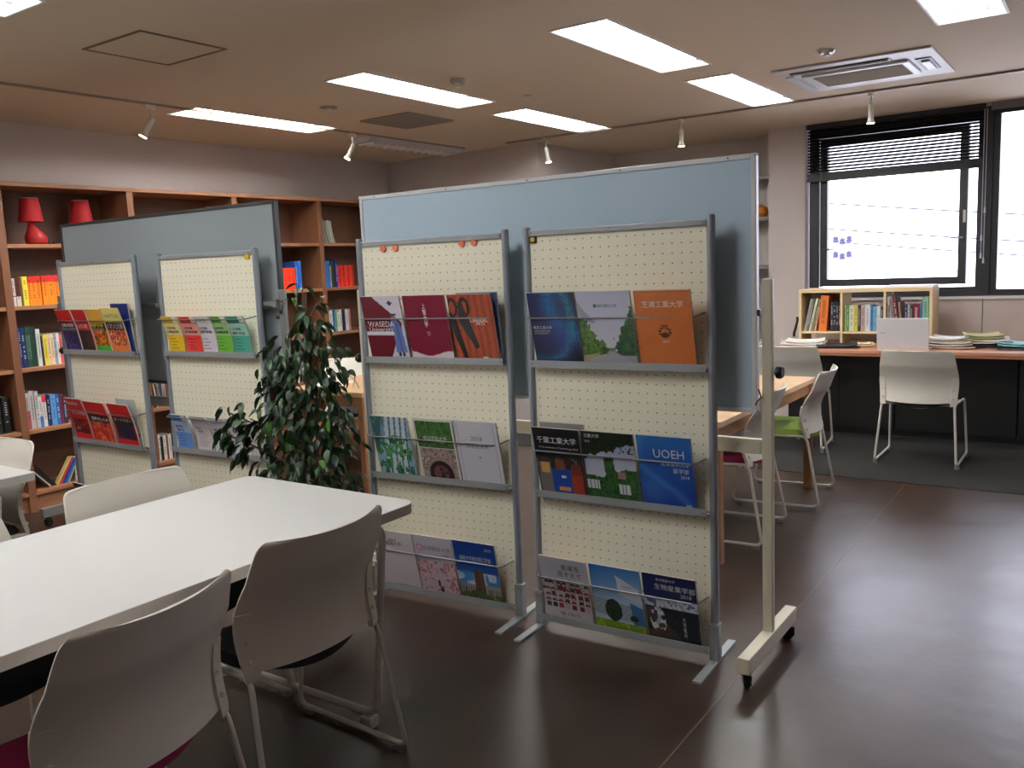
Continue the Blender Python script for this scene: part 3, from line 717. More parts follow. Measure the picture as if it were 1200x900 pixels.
def c_black_blocks():
    s = Cv(60, 84, (24, 24, 28)); s.mott(s.v > .42, [(60, 56, 56), (34, 32, 34), (96, 88, 84)], 5, 41)
    s.rect(.04, .5, .3, .98, (112, 104, 98)).rect(.3, .58, .72, .98, (28, 66, 150)).rect(.72, .6, .97, .98, (150, 56, 40)).rect(.08, .5, .26, .66, (206, 160, 90)).rect(.4, .44, .6, .6, (120, 74, 52)).rect(.74, .5, .95, .66, (104, 50, 38)).rect(.42, .84, .66, .9, (206, 132, 80)).rect(.5, .68, .6, .72, (214, 214, 220)); return s
def c_ivy():
    s = Cv(66, 92).grad((150, 158, 186), (190, 194, 214), 0, .1, 0, .6); n = .5*s.noise(9, 51)+.5*s.noise(24, 52)
    s.mott((s.v < .30-.22*s.u+.14*n) | ((s.v < .28) & (n > .56)), [(16, 22, 18), (30, 44, 30), (20, 30, 22)], 18, 53)
    s.mott(((s.u > .36+.05*n) & (s.u < .56+.03*n) & (s.v > .34)) | ((s.v > .60+.06*n) & (s.u < .4)) | ((s.v > .50+.08*n-.1*(s.u-.6)) & (s.u > .5)), [(24, 50, 30), (44, 84, 40), (60, 104, 50), (18, 34, 22)], 18, 54)
    s.rect(.0, .68, .24, .82, (206, 210, 216)); s.rect(.62, .72, .84, .86, (206, 210, 216)).rect(.62, .54, .78, .64, (150, 120, 116)); s.rect(.05, .93, .28, 1, (190, 196, 200))
    for x in (.06, .14, .2, .68, .75): s.rect(x, .68, x+.015, .86, (50, 60, 60))
    return s
def c_blue():
    s = Cv(50, 70).grad((44, 104, 178), (22, 50, 140), 0, .1, 0, 1); w = np.exp(-((s.u-.1-.5*s.v+.3*np.sin(s.v*5))/.12)**2); s.put(w*.35, (110, 170, 226)); s.put(np.exp(-(((s.u-.2)/.3)**2+((s.v-.75)/.2)**2))*.3, (120, 180, 230)); return s
def c_people():
    s = Cv(60, 84).grad((176, 176, 188), (206, 200, 206)); rs = np.random.RandomState(61)
    s.mott((s.v > .4) & (s.v < .52), [(130, 126, 130), (170, 160, 160), (60, 54, 56)], 12, 62)
    for r_, y in enumerate((.4, .5, .6, .68)):
        for k in range(7):
            x = .08+k*.14+rs.uniform(-.03, .03); c = [(40, 34, 36), (120, 20, 34), (186, 176, 176), (60, 60, 70), (196, 150, 150), (150, 30, 40)][rs.randint(6)]
            s.rect(x-.05, y+.03, x+.05, y+.1, c); s.ell(x, y, .05, .028, (30, 26, 28)); s.ell(x, y+.018, .032, .018, (196, 160, 140))
    s.ell(.36, .87, .06, .03, (150, 150, 156)); return s
def c_campus():
    s = Cv(60, 84).grad((40, 106, 190), (176, 200, 222), 0, 0, .1, .6); s.poly([(.52, .12), (.95, .28), (.98, .5), (.55, .4)], (206, 210, 220)); s.poly([(0, .48), (1, .58), (1, .84), (0, .74)], (164, 176, 190))
    for k in range(6): s.poly([(0, .5+k*.04), (1, .6+k*.04), (1, .61+k*.04), (0, .51+k*.04)], (110, 130, 150))
    s.poly([(.75, .5), (1, .56), (1, .86), (.78, .84)], (60, 110, 160))
    s.mott((((s.u-.4)/.17)**2+((s.v-.66)/.17)**2 < 1), [(20, 40, 28), (34, 60, 34)], 16, 71); s.rect(.38, .8, .42, .86, (40, 34, 26)); s.ell(.8, .74, .08, .05, (30, 56, 34))
    s.mott(s.v > .82+.02*s.u, [(120, 150, 30), (150, 180, 50)], 8, 72); return s
def c_snow():
    s = Cv(60, 84, (20, 30, 78)); s.v3 = .34; s.mott((s.v > .33) & (s.v < .48), [(150, 164, 190), (206, 212, 224), (90, 110, 150)], 10, 81); s.mott(s.v >= .48, [(18, 22, 34), (30, 36, 50), (24, 24, 30)], 8, 82)
    s.poly([(.0, .5), (.12, .5), (.75, 1), (.5, 1), (0, .72)], (70, 60, 54)); s.mott((((s.u-.22)/.15)**2+((s.v-.68)/.2)**2 < 1) & (s.noise(16, 83) > .5), [(214, 216, 220), (170, 174, 184)], 14, 84); s.rect(.2, .84, .3, .92, (200, 200, 204)); s.poly([(0, .84), (.3, .8), (.5, 1), (0, 1)], (84, 60, 44)); return s
def c_mag(top, band, body, cols, seed, bottom=None):
    def f():
        s = Cv(30, 42, body); s.rect(0, 0, 1, .3, top); s.rect(0, .3, 1, .47, band); s.mott((s.v > .47) & (s.u > .06) & (s.u < .94), cols, 7, seed)
        if bottom: s.rect(0, .82, 1, 1, bottom)
        return s
    return f
def c_lines(c1, c2, c3):
    def f():
        s = Cv(26, 38, c1); s.rect(0, 0, 1, .18, c2); s.rect(0, .5, 1, 1, c2); s.rect(.72, 0, 1, .16, c3)
        for k in range(4): s.rect(.14, .58+k*.08, .5+.1*(k % 2), .6+k*.08, tuple(int(x*.72) for x in c2))
        return s
    return f
def c_plain(c, seed=0):
    def f():
        s = Cv(24, 34, c)
        for k in range(6): s.rect(.15, .5+k*.06, .8-.08*(k % 3), .515+k*.06, tuple(int(x*.86) for x in c))
        return s
    return f

def booklet(par_M, s0, z0, w, h, cover, label, texts=(), lean=12.5, t=.008, y0=-.012, bend=0., yaw=-1.2, name='brochure', cat='brochure', group=None, sway=0):
    W_ = lambda x, z: bend*math.sin(math.pi*min(max(z/h, 0), 1))
    # page block is the thing's own mesh, the cover and lettering its parts
    n = 8 if bend else 1; mb = MB(); vs = []
    for k in range(n+1):
        z = h*k/n; b = W_(0, z); vs += [(0.001, -t+.0004+b, z), (w-.001, -t+.0004+b, z), (w-.001, b, z), (.001, b, z)]
    fs = [(3, 2, 1, 0), tuple(4*n+i for i in range(4))]
    for k in range(n):
        for i in range(4): fs.append((4*k+i, 4*k+(i+1) % 4, 4*k+4+(i+1) % 4, 4*k+4+i))
    mb.add(vs, fs); root = mb.build(name, M_pages); tag(root, label, cat, group)
    root.matrix_world = par_M @ Matrix.Translation((s0, y0, z0)) @ Matrix.Rotation(R(yaw), 4, 'Z') @ Matrix.Rotation(R(lean), 4, 'X') @ Matrix.Rotation(R(sway), 4, 'Y')
    c = cover(); nw, nh = c.w, c.h
    me = bpy.data.meshes.new('cover')
    vv = []
    for j in range(nh+1):
        z = h*(1-j/nh); b = W_(0, z)
        for i in range(nw+1): vv.append((w*i/nw, -t+b, z))
    ff = [(j*(nw+1)+i, (j+1)*(nw+1)+i, (j+1)*(nw+1)+i+1, j*(nw+1)+i+1) for j in range(nh) for i in range(nw)]
    base = len(vv)                                     # back leaf of the cover and fold
    for k in range(n+1):
        z = h*k/n; b = W_(0, z); vv += [(0, b+.0003, z), (w, b+.0003, z)]
    ff += [(base+2*k, base+2*k+1, base+2*k+3, base+2*k+2) for k in range(n)]
    me.from_pydata(vv, [], ff)
    a = np.clip(c.a, 0, 255)/255; a = np.where(a <= .04045, a/12.92, ((a+.055)/1.055)**2.4)
    cols = np.ones((nh*nw+n, 4, 4), np.float32); cols[:nh*nw, :, :3] = a.reshape(-1, 1, 3); cols[nh*nw:, :, :3] = a[nh//2, nw//2]
    at = me.color_attributes.new('print', 'FLOAT_COLOR', 'CORNER'); at.data.foreach_set('color', cols.ravel())
    me.materials.append(M_print); me.update()
    o = bpy.data.objects.new('cover', me); COL.objects.link(o); o.parent = root
    for tx in texts:
        body, m, cu, cv, tw = tx[:5]; kw = tx[5] if len(tx) > 5 else {}
        lettering(root, body, tw*w, m, cu*w, -t-.0006, h*(1-cv), warp=(W_ if bend else None), **kw)
    return root

# ---------------------------------------------------------------- magazine racks
BARS = [1.112, .582, .055]; ZT = 1.65; RW = .789
def rack(L, Rp, label, magnets=()):
    L = Vector((*L, 0)); d = Vector((*Rp, 0))-L; ang = math.atan2(d.y, d.x)
    t = thing('magazine_rack', label, 'magazine rack', L, ang, 'cream pegboard magazine racks')
    for s in (.017, RW-.017):
        MB().cyl((s, 0, .1), (s, 0, ZT-.005), .0155, 16).cyl((s, 0, ZT-.005), (s, 0, ZT), .0155, 16, .013).build('post', M_alu, t, smooth=True)
        p = MB().box(s-.019, s+.019, -.019, .019, .01, .155).build('foot_sleeve', M_alud, t, bevel=.005)
        each('bolt', [MB().cyl((s, -.019, z), (s, -.022, z), .005, 8) for z in (.135, .05)], M_wire, p)
        MB().box(s-.016, s+.016, -.2, .19, 0, .011).build('foot', M_alud, t, bevel=.002)
    MB().box(.03, RW-.03, -.012, .012, ZT-.036, ZT-.014).build('top_rail', M_alud, t, bevel=.003)
    secs = [(BARS[0], ZT-.036), (BARS[1], BARS[0]-.014), (BARS[2], BARS[1]-.014)]
    for z0, z1 in secs:
        p = MB().box(.032, RW-.032, -.002, .003, z0, z1).build('peg_board', M_peg, t)
        mb = MB(); z = z1-.02
        while z > z0+.03:
            for k in range(20):
                x = .052+k*.0360
                mb.add([(x+.0026*math.cos(a*math.pi/3), -.0026, z+.0026*math.sin(a*math.pi/3)) for a in range(6)], [tuple(range(6))])
            z -= .0357
        tag(mb.build('peg_holes', M_hole, p), kind='stuff')
    for zb in BARS:
        mb = MB(); mb.box(.03, RW-.03, -.036, 0, zb-.014, zb-.010); mb.box(.03, RW-.03, -.04, -.036, zb-.014, zb+.014)
        b = mb.build('ledge', M_alud, t)
        each('screw', [MB().cyl((s, -.040, zb), (s, -.043, zb), .006, 8) for s in (.042, RW-.042)], M_wire, b)
        zw = zb+.183
        MB().tube([(.036, -.003, zw+.012), (.04, -.066, zw), (.725, -.066, zw), (.748, -.003, zw+.012)], .0032, 8, fillet=.02).build('retaining_wire', M_wire, t, smooth=True)
    each('screw', [MB().cyl((s, -.012, ZT-.024), (s, -.015, ZT-.024), .005, 8) for s in (.042, .39, RW-.042)], M_wire, t)
    return t, Matrix.Translation(L) @ Matrix.Rotation(ang, 4, 'Z')
R1, M1 = rack((2.861, 2.813), (2.932, 2.026), 'cream pegboard magazine rack with four orange magnets, left of the centre pair')
R2, M2 = rack((2.909, 1.941), (2.938, 1.153), 'cream pegboard magazine rack standing right of the centre pair, before blue board')
R3, M3 = rack((2.748, 5.151), (2.752, 4.361), 'leftmost cream pegboard magazine rack holding red science magazines')
R4, M4 = rack((2.823, 4.277), (2.859, 3.487), 'cream pegboard magazine rack with yellow magnet, left of the plant')
for M, s, z, c, l in ((M1, .155, 1.600, (224, 126, 94), 'round orange magnet at far left of the four on the rack'), (M1, .222, 1.601, (224, 126, 94), 'round orange magnet second from left on the rack'),
                      (M1, .566, 1.603, (224, 126, 94), 'round orange magnet third from left on the rack'), (M1, .626, 1.604, (224, 126, 94), 'round orange magnet at far right of the four on the rack'),
                      (M4, .722, 1.604, (222, 180, 30), 'round yellow magnet on the rack beside the plant')):
    o = MB().cyl((0, -.0025, 0), (0, -.012, 0), .0155, 20, .014).build('magnet', paint(c), smooth=True); o.matrix_world = M @ Matrix.Translation((s, 0, z)); tag(o, l, 'magnet')
t = MB().box(-.014, .014, -.008, -.0025, -.014, .014).build('magnet', M_black); t.matrix_world = M2 @ Matrix.Translation((.05, 0, 1.600)); tag(t, 'small square black and yellow magnet at rack corner', 'magnet')
MB().cyl((0, -.008, 0), (0, -.014, 0), .009, 12).build('yellow_cap', paint((214, 180, 40)), t)

G1 = 'university brochures on the centre-left rack'; G2 = 'university brochures on the centre-right rack'
a4 = (.214, .297)
def rowz(k): return BARS[k]+.004-.010
V = dict(vertical=True)
booklet(M1, .070, rowz(0), *a4, c_maroon_white, 'maroon and white brochure with gowned graduate, top row of centre-left rack',
        [('WASEDA', M_wink, .42, .42, .68), ('University', M_wink, .40, .515, .62)], group=G1)
booklet(M1, .298, rowz(0), .218, .297, c_maroon, 'plain maroon brochure with white vertical lettering and crest',
        [('上智大学', M_wink, .48, .29, .09, dict(vertical=True, height=.105, bold=.02)), ('♡', M_wink, .5, .57, .08)], group=G1)
booklet(M1, .553, rowz(0), .2, .297, lambda: c_plain((70, 90, 130))(), 'blue grey brochure peeking out behind the scissors brochure', y0=-.004, lean=8, group=G1)
booklet(M1, .528, rowz(0), .214, .297, c_woodgrain, 'wood brown brochure printed with black scissors handles',
        [('LIBERAL', M_wink, .66, .37, .4), ('ARTS', M_wink, .68, .42, .2), ('国際基督教大学', M_wink, .84, .93, .26)], group=G1)
booklet(M1, .082, rowz(1), .205, .297, c_tower_trees, 'brochure with white tower and green trees, middle row far left', (), group=G1)
booklet(M1, .329, rowz(1), .2, .285, lambda: c_plain((110, 140, 180))(), 'pale blue brochure edge behind the stone arch brochure', y0=-.004, lean=8, group=G1)
booklet(M1, .314, rowz(1), .208, .297, c_arch, 'brochure with dark foliage above a stone arch',
        [('明治学院大学', M_wink, .5, .3, .6), ('大学案内', M_wink, .62, .36, .2)], group=G1)
booklet(M1, .524, rowz(1), .216, .297, c_white, 'plain white brochure with small grey lettering, middle row', [('同志社大学', M_gink, .5, .38, .5), ('2018', M_gink, .5, .26, .26), ('♦', M_gink, .52, .55, .04)], group=G1)
booklet(M1, .052, rowz(2), .222, .297, c_pinkwhite, 'pale pinkish brochure with black arrow mark, bottom row far left', [('成蹊大学', M_ink, .5, .21, .4), ('SEIKEI', M_ink, .48, .15, .2), ('大学案内2018', M_gink, .56, .94, .4)], group=G1)
booklet(M1, .277, rowz(2), .205, .297, c_blossom, 'lilac brochure with pink blossom photograph, bottom row', [('日本獣医大学', M_gink, .6, .2, .7), ('2018', M_gink, .8, .3, .16)], group=G1)
booklet(M1, .488, rowz(2), .214, .297, c_bluetower, 'blue brochure with brown tower photograph, bottom row', [('首都大学東京理工学部', M_wink, .5, .27, .75, dict(height=.022)), ('2018', M_wink, .84, .1, .16)], group=G1)

booklet(M2, .056, rowz(0), .212, .297, c_wave, 'dark navy brochure with glowing blue wave pattern, top row',
        [('東京工業大学', M_wink, .24, .47, .4), ('TOKYO INSTITUTE', M_wink, .22, .52, .34), ('OF TECHNOLOGY', M_wink, .2, .55, .3)], group=G2)
booklet(M2, .272, rowz(0), .224, .297, c_avenue, 'brochure with photograph of a tree-lined campus avenue', [('東京理科大学', M_bink, .56, .185, .36)], group=G2)
booklet(M2, .510, rowz(0), .216, .297, c_orange, 'orange cloth-look brochure with large white lettering and crest', [('芝浦工業大学', M_wink, .5, .17, .74), ('2017', M_wink, .5, .64, .12)], t=.012, group=G2)
booklet(M2, .075, rowz(1), .2, .31, lambda: c_plain((150, 150, 152))(), 'grey brochure edge rising behind the black brochure', y0=-.004, lean=8, group=G2)
booklet(M2, .055, rowz(1), .212, .297, c_black_blocks, 'black brochure with white title above coloured blocks', [('千葉工業大学', M_wink, .5, .17, .84), ('Chiba Institute of Technology 2018', M_wink, .52, .28, .84, dict(height=.009))], group=G2)
booklet(M2, .275, rowz(1), .220, .297, c_ivy, 'brochure with dark leaves and an ivy-covered building', [('立教大学', M_wink, .2, .06, .3), ('2018', M_wink, .1, .14, .1)], group=G2)
booklet(M2, .505, rowz(1), .214, .297, c_blue, 'bright blue brochure headed with four white capital letters', [('UOEH', M_wink, .58, .23, .56, dict(height=.034)), ('産業医科大学', M_wink, .68, .36, .52), ('医学部', M_wink, .78, .45, .28), ('2018', M_wink, .84, .53, .16), ('∞', M_wink, .86, .92, .1)], group=G2)
booklet(M2, .062, rowz(2), .216, .297, c_people, 'grey white brochure with photograph of a crowd, bottom row', [('未来を', M_ink, .66, .13, .4), ('見すえて', M_ink, .62, .24, .5), ('愛媛大学', M_gink, .6, .87, .28)], group=G2)
booklet(M2, .290, rowz(2), .216, .297, c_campus, 'brochure with blue sky, green trees and campus lawn', [('大学案内', M_gink, .72, .27, .2)], group=G2)
booklet(M2, .516, rowz(2), .214, .297, c_snow, 'dark navy brochure with snowy landscape, bottom row right', [('東京農業大学', M_wink, .44, .07, .36), ('生物産業学部', M_wink, .6, .17, .76), ('2018', M_wink, .8, .26, .2), ('大学案内', M_wink, .72, .72, .06, dict(vertical=True, height=.09))], group=G2)

# leftmost rack: B5 science magazines
b5 = (.182, .262); G3 = 'science magazines on the leftmost rack'
booklet(M3, .66-.09, rowz(0), .17, .285, lambda: c_plain((34, 50, 110))(), 'navy magazine standing at the back right of leftmost rack', y0=-.004, lean=6, name='magazine', cat='magazine', group=G3)
kw = dict(name='magazine', cat='magazine', group=G3, bend=.008, yaw=-3.6)
mt = dict(height=.024, bold=.02)
booklet(M3, .045, rowz(0), *b5, c_mag((176, 26, 30), (30, 20, 26), (34, 26, 60), [(40, 30, 80), (30, 24, 60), (70, 60, 140), (24, 20, 40)], 3), 'magazine with red head and dark blue picture, top row far left', [('世界の科学', M_wink, .5, .36, .8, mt), ('知られざる宇宙', M_wink, .5, .45, .8, dict(height=.014))], **kw)
booklet(M3, .25, rowz(0), .17, .258, c_mag((228, 180, 60), (228, 180, 60), (40, 40, 90), [(40, 40, 90), (228, 180, 60)], 5), 'yellow magazine showing behind the second red magazine', lean=10, name='magazine', cat='magazine', group=G3, y0=-.004)
booklet(M3, .195, rowz(0), *b5, c_mag((182, 28, 34), (182, 28, 34), (170, 30, 40), [(26, 18, 20), (30, 22, 24), (60, 50, 50), (20, 14, 16)], 6), 'second magazine from left, red head and black picture', [('ビッグ人類', M_wink, .5, .38, .7, mt)], **kw)
booklet(M3, .355, rowz(0), .178, .262, c_mag((232, 176, 66), (28, 26, 20), (220, 120, 40), [(180, 80, 30), (230, 130, 40), (100, 60, 30), (214, 90, 36)], 8, (70, 176, 60)), 'magazine with orange head and green foot, top row', [('図解科学', M_yink, .5, .36, .8, mt), ('日本の自然', M_wink, .5, .45, .7, dict(height=.012))], **kw)
booklet(M3, .527, rowz(0), .186, .268, c_mag((232, 220, 120), (24, 20, 18), (226, 120, 50), [(206, 90, 50), (236, 150, 100), (150, 50, 30), (240, 180, 140)], 9, (232, 130, 60)), 'magazine with pale yellow head and fiery orange picture', [('NEWTON', M_gink, .5, .17, .8, dict(height=.022)), ('イオンと元素', M_wink, .5, .385, .9, dict(height=.034))], **kw)
booklet(M3, .045, rowz(1), .2, .272, c_mag((196, 40, 44), (206, 40, 44), (206, 34, 40), [(206, 34, 40), (110, 20, 30), (60, 20, 24), (196, 120, 90)], 11, (206, 30, 38)), 'red magazine with brown picture, middle row far left', [('Newton', M_wink, .4, .1, .7), ('人体の図鑑', M_wink, .55, .33, .8, mt)], **kw)
booklet(M3, .24, rowz(1), .24, .262, c_mag((204, 34, 36), (34, 16, 18), (200, 30, 36), [(170, 30, 30), (206, 50, 40), (220, 120, 80), (150, 20, 26)], 12), 'red magazine with dark band, centre of middle row', [('免疫のしくみ', M_wink, .55, .4, .8, mt)], **kw)
booklet(M3, .54, rowz(1), .18, .285, c_mag((206, 206, 202), (190, 186, 180), (200, 196, 190), [(120, 110, 100), (214, 210, 206), (80, 40, 36)], 14), 'pale magazine rising behind the dark blue one, middle row', lean=8, name='magazine', cat='magazine', group=G3, y0=-.004)
booklet(M3, .488, rowz(1), .225, .262, c_mag((196, 30, 34), (24, 20, 24), (196, 30, 34), [(20, 24, 44), (26, 30, 60), (34, 40, 80)], 13, (196, 30, 34)), 'magazine with red border and dark blue picture, middle row right', [('ダークマター', M_wink, .5, .37, .85, mt)], **kw)
booklet(M3, .20, rowz(2), .2, .275, c_mag((40, 34, 34), (30, 30, 34), (120, 90, 80), [(120, 90, 80), (60, 50, 50), (170, 140, 120)], 16), 'dark magazine lying askew behind chair, bottom row', lean=10, name='magazine', cat='magazine', group=G3, y0=-.004)
booklet(M3, .045, rowz(2), .19, .285, c_mag((34, 24, 34), (60, 40, 60), (50, 40, 60), [(90, 70, 90), (40, 30, 50), (150, 130, 120)], 15), 'black magazine with pale title at the foot of leftmost rack', [('Newton', M_wink, .4, .14, .7)], **kw)

# rack beside the plant: A5 guides
a5 = (.142, .212); G4 = 'slim guides on the rack beside the plant'
kw = dict(name='guide_booklet', cat='booklet', group=G4, bend=.014, t=.008, yaw=-3.8)
WH = (226, 224, 222)
def guides(row, items, texts):
    for (s, c, l), tx in zip(items, texts): booklet(M4, s, rowz(row), *a5, c, l, tx, **kw)
kk = dict(height=.015, bold=.02)
guides(0, [(.070, c_lines((232, 216, 150), (226, 184, 40), WH), 'yellow slim guide, top row far left of rack by plant'), (.215, c_lines((226, 150, 140), (214, 62, 58), WH), 'red slim guide, top row of rack by plant'),
           (.332, c_lines((222, 216, 222), (214, 208, 216), WH), 'white slim guide, top row of rack by plant'), (.450, c_lines((150, 196, 130), (104, 172, 62), WH), 'bright green slim guide, top row of rack by plant'),
           (.585, c_lines((160, 206, 190), (72, 160, 138), WH), 'teal green slim guide, top row right of rack by plant')],
       [[('教育学部', M_ink, .4, .31, .6, kk), ('心理福祉学部', M_ink, .45, .41, .75, kk)], [('法学部', M_ink, .4, .31, .5, kk), ('経済学部', M_ink, .5, .41, .75, kk)], [('文学部', M_ink, .4, .31, .5, kk), ('国際学部', M_ink, .5, .41, .7, kk)],
        [('社会学部', M_ink, .4, .31, .6, kk), ('社会福祉学部', M_ink, .5, .41, .8, kk)], [('工学部', M_ink, .4, .33, .5, kk), ('情報学部', M_ink, .45, .44, .7, kk)]])
guides(1, [(.066, c_lines((170, 192, 228), (96, 140, 206), WH), 'blue slim guide, middle row far left of rack by plant'), (.232, c_plain((214, 204, 208)), 'second slim guide in middle row, pinkish white'),
           (.378, c_plain((210, 206, 220)), 'third slim guide in middle row, lilac white'), (.520, c_plain((206, 204, 216)), 'fourth slim guide in middle row, half hidden by leaves'), (.61, c_plain((206, 190, 190)), 'last slim guide in middle row behind leaves')],
       [[('医療系', M_bink, .35, .34, .45, kk), ('看護系', M_bink, .38, .44, .45, kk)], [('私立', M_ink, .3, .33, .3, kk), ('大学', M_ink, .35, .43, .3, kk)], [('国立', M_ink, .3, .35, .3, kk), ('大学', M_ink, .35, .45, .3, kk)], [('公立', M_ink, .3, .35, .3, kk)], []])

# ---------------------------------------------------------------- boards on castors
def caster(par, x, y, ang=0):
    c = bpy.data.objects.new('caster', None)
    mb = MB(); mb.cyl((0, 0, .045), (0, 0, .066), .012, 10)
    mb.box(-.02, .02, -.014, -.011, .018, .05); mb.box(-.02, .02, .011, .014, .018, .05); mb.box(-.02, .02, -.014, .014, .046, .052)
    o = mb.build('caster', M_black, par); o.location = (x, y, 0); o.rotation_euler = (0, 0, ang)
    MB().cyl((.006, -.009, .027), (.006, .009, .027), .027, 18).build('wheel', M_black, o, smooth=True)
    return o
def board(x, y0, y1, z0, z1, mface, mframe, mstand, label, ph, px, rot=0, cross_z=None, blue=True):
    yc = (y0+y1)/2
    t = thing('pin_board', label, 'pin board', (x, yc, 0), rot); h = (y1-y0)/2
    MB().box(-.008, .008, -h+.01, h-.01, z0+.01, z1-.01).build('board_panel', mface, t)
    fr = frame_rect(MB(), -.014, .014, -h, h, z0, z1, .018).build('frame', mframe, t, bevel=.003)
    mb = MB()
    for s in (-h, h):
        for z in (z0, z1): mb.box(-.016, .016, s-.012 if s > 0 else s, s if s > 0 else s+.012, z-.012 if z > z0 else z, z if z > z0 else z+.012)
    mb.build('corner_cap', mframe, fr, bevel=.003)
    mb = MB()
    for k in range(5): mb.cyl((-.0145, -h+.1+k*(2*h-.2)/4, z1-.009), (-.0165, -h+.1+k*(2*h-.2)/4, z1-.009), .003, 8)
    mb.build('rivet', M_dark, fr)
    for s in (-1, 1):
        yy = s*(h+.036)
        mb = MB(); mb.box(px-.013, px+.013, yy-.019, yy+.019, .12, ph)
        mb.build('post', mstand, t, bevel=.004)
        f = MB().box(px-.27, px+.27, yy-.022, yy+.022, .066, .124).build('foot_bar', mstand, t, bevel=.003)
        caster(f, px-.235, yy, .5); caster(f, px+.235, yy, 2.2)
        k = MB().lathe([(.012, 0), (.022, .006), (.024, .02), (.02, .028)], n=10)
        k = k.build('clamp_knob', M_black, t, smooth=True); k.location = (px, yy+s*.025, 1.09); k.rotation_euler = (R(-90*s), 0, 0)
        MB().cyl((px, yy-s*.025, 1.3), (px, yy-s*.05, 1.3), .012, 10).build('pivot', M_dark, t)
        if not blue: MB().box(px-.02, px-.0155, yy-.008, yy+.008, ph-.12, ph-.1).build('bolt_cap', M_black, t)
    MB().box(px-.012, px+.012, -h-.012, h+.012, .79, .845).build('cross_bar', mstand, t, bevel=.003)
    if cross_z:
        MB().box(px-.03, px-.008, -h+.0, h-.0, cross_z-.011, cross_z+.011).build('upper_bar', mstand, t)
        mb = MB()
        for s in (-1, 1): mb.box(px-.034, px+.0, s*(h+.012)-.014, s*(h+.012)+.014, cross_z-.02, cross_z+.02)
        mb.build('bracket', mstand, t)
    return t
b1 = board(3.03, 1.035, 2.93, .94, 1.853, M_felt, M_bframe, M_cream, 'large pale blue pin board on a cream castor stand', 1.42, 0.0)
mb = MB(); mb.box(-.017, .03, .9475-.0, .9475, 1.3, 1.4)
b2 = board(2.94, 3.42, 5.42, .915, 1.875, M_gfelt, M_dark, M_gpost, 'large grey pin board with dark frame on castors behind left racks', 1.435, -.035, cross_z=1.368, blue=False)
# chain hook at the lower corner of the blue board
MB().tube([(-.02, -.955, 1.03), (-.02, -.965, 1.0), (-.02, -.95, .985), (-.02, -.945, .97)], .003, 6).build('hook', M_dark, b1)

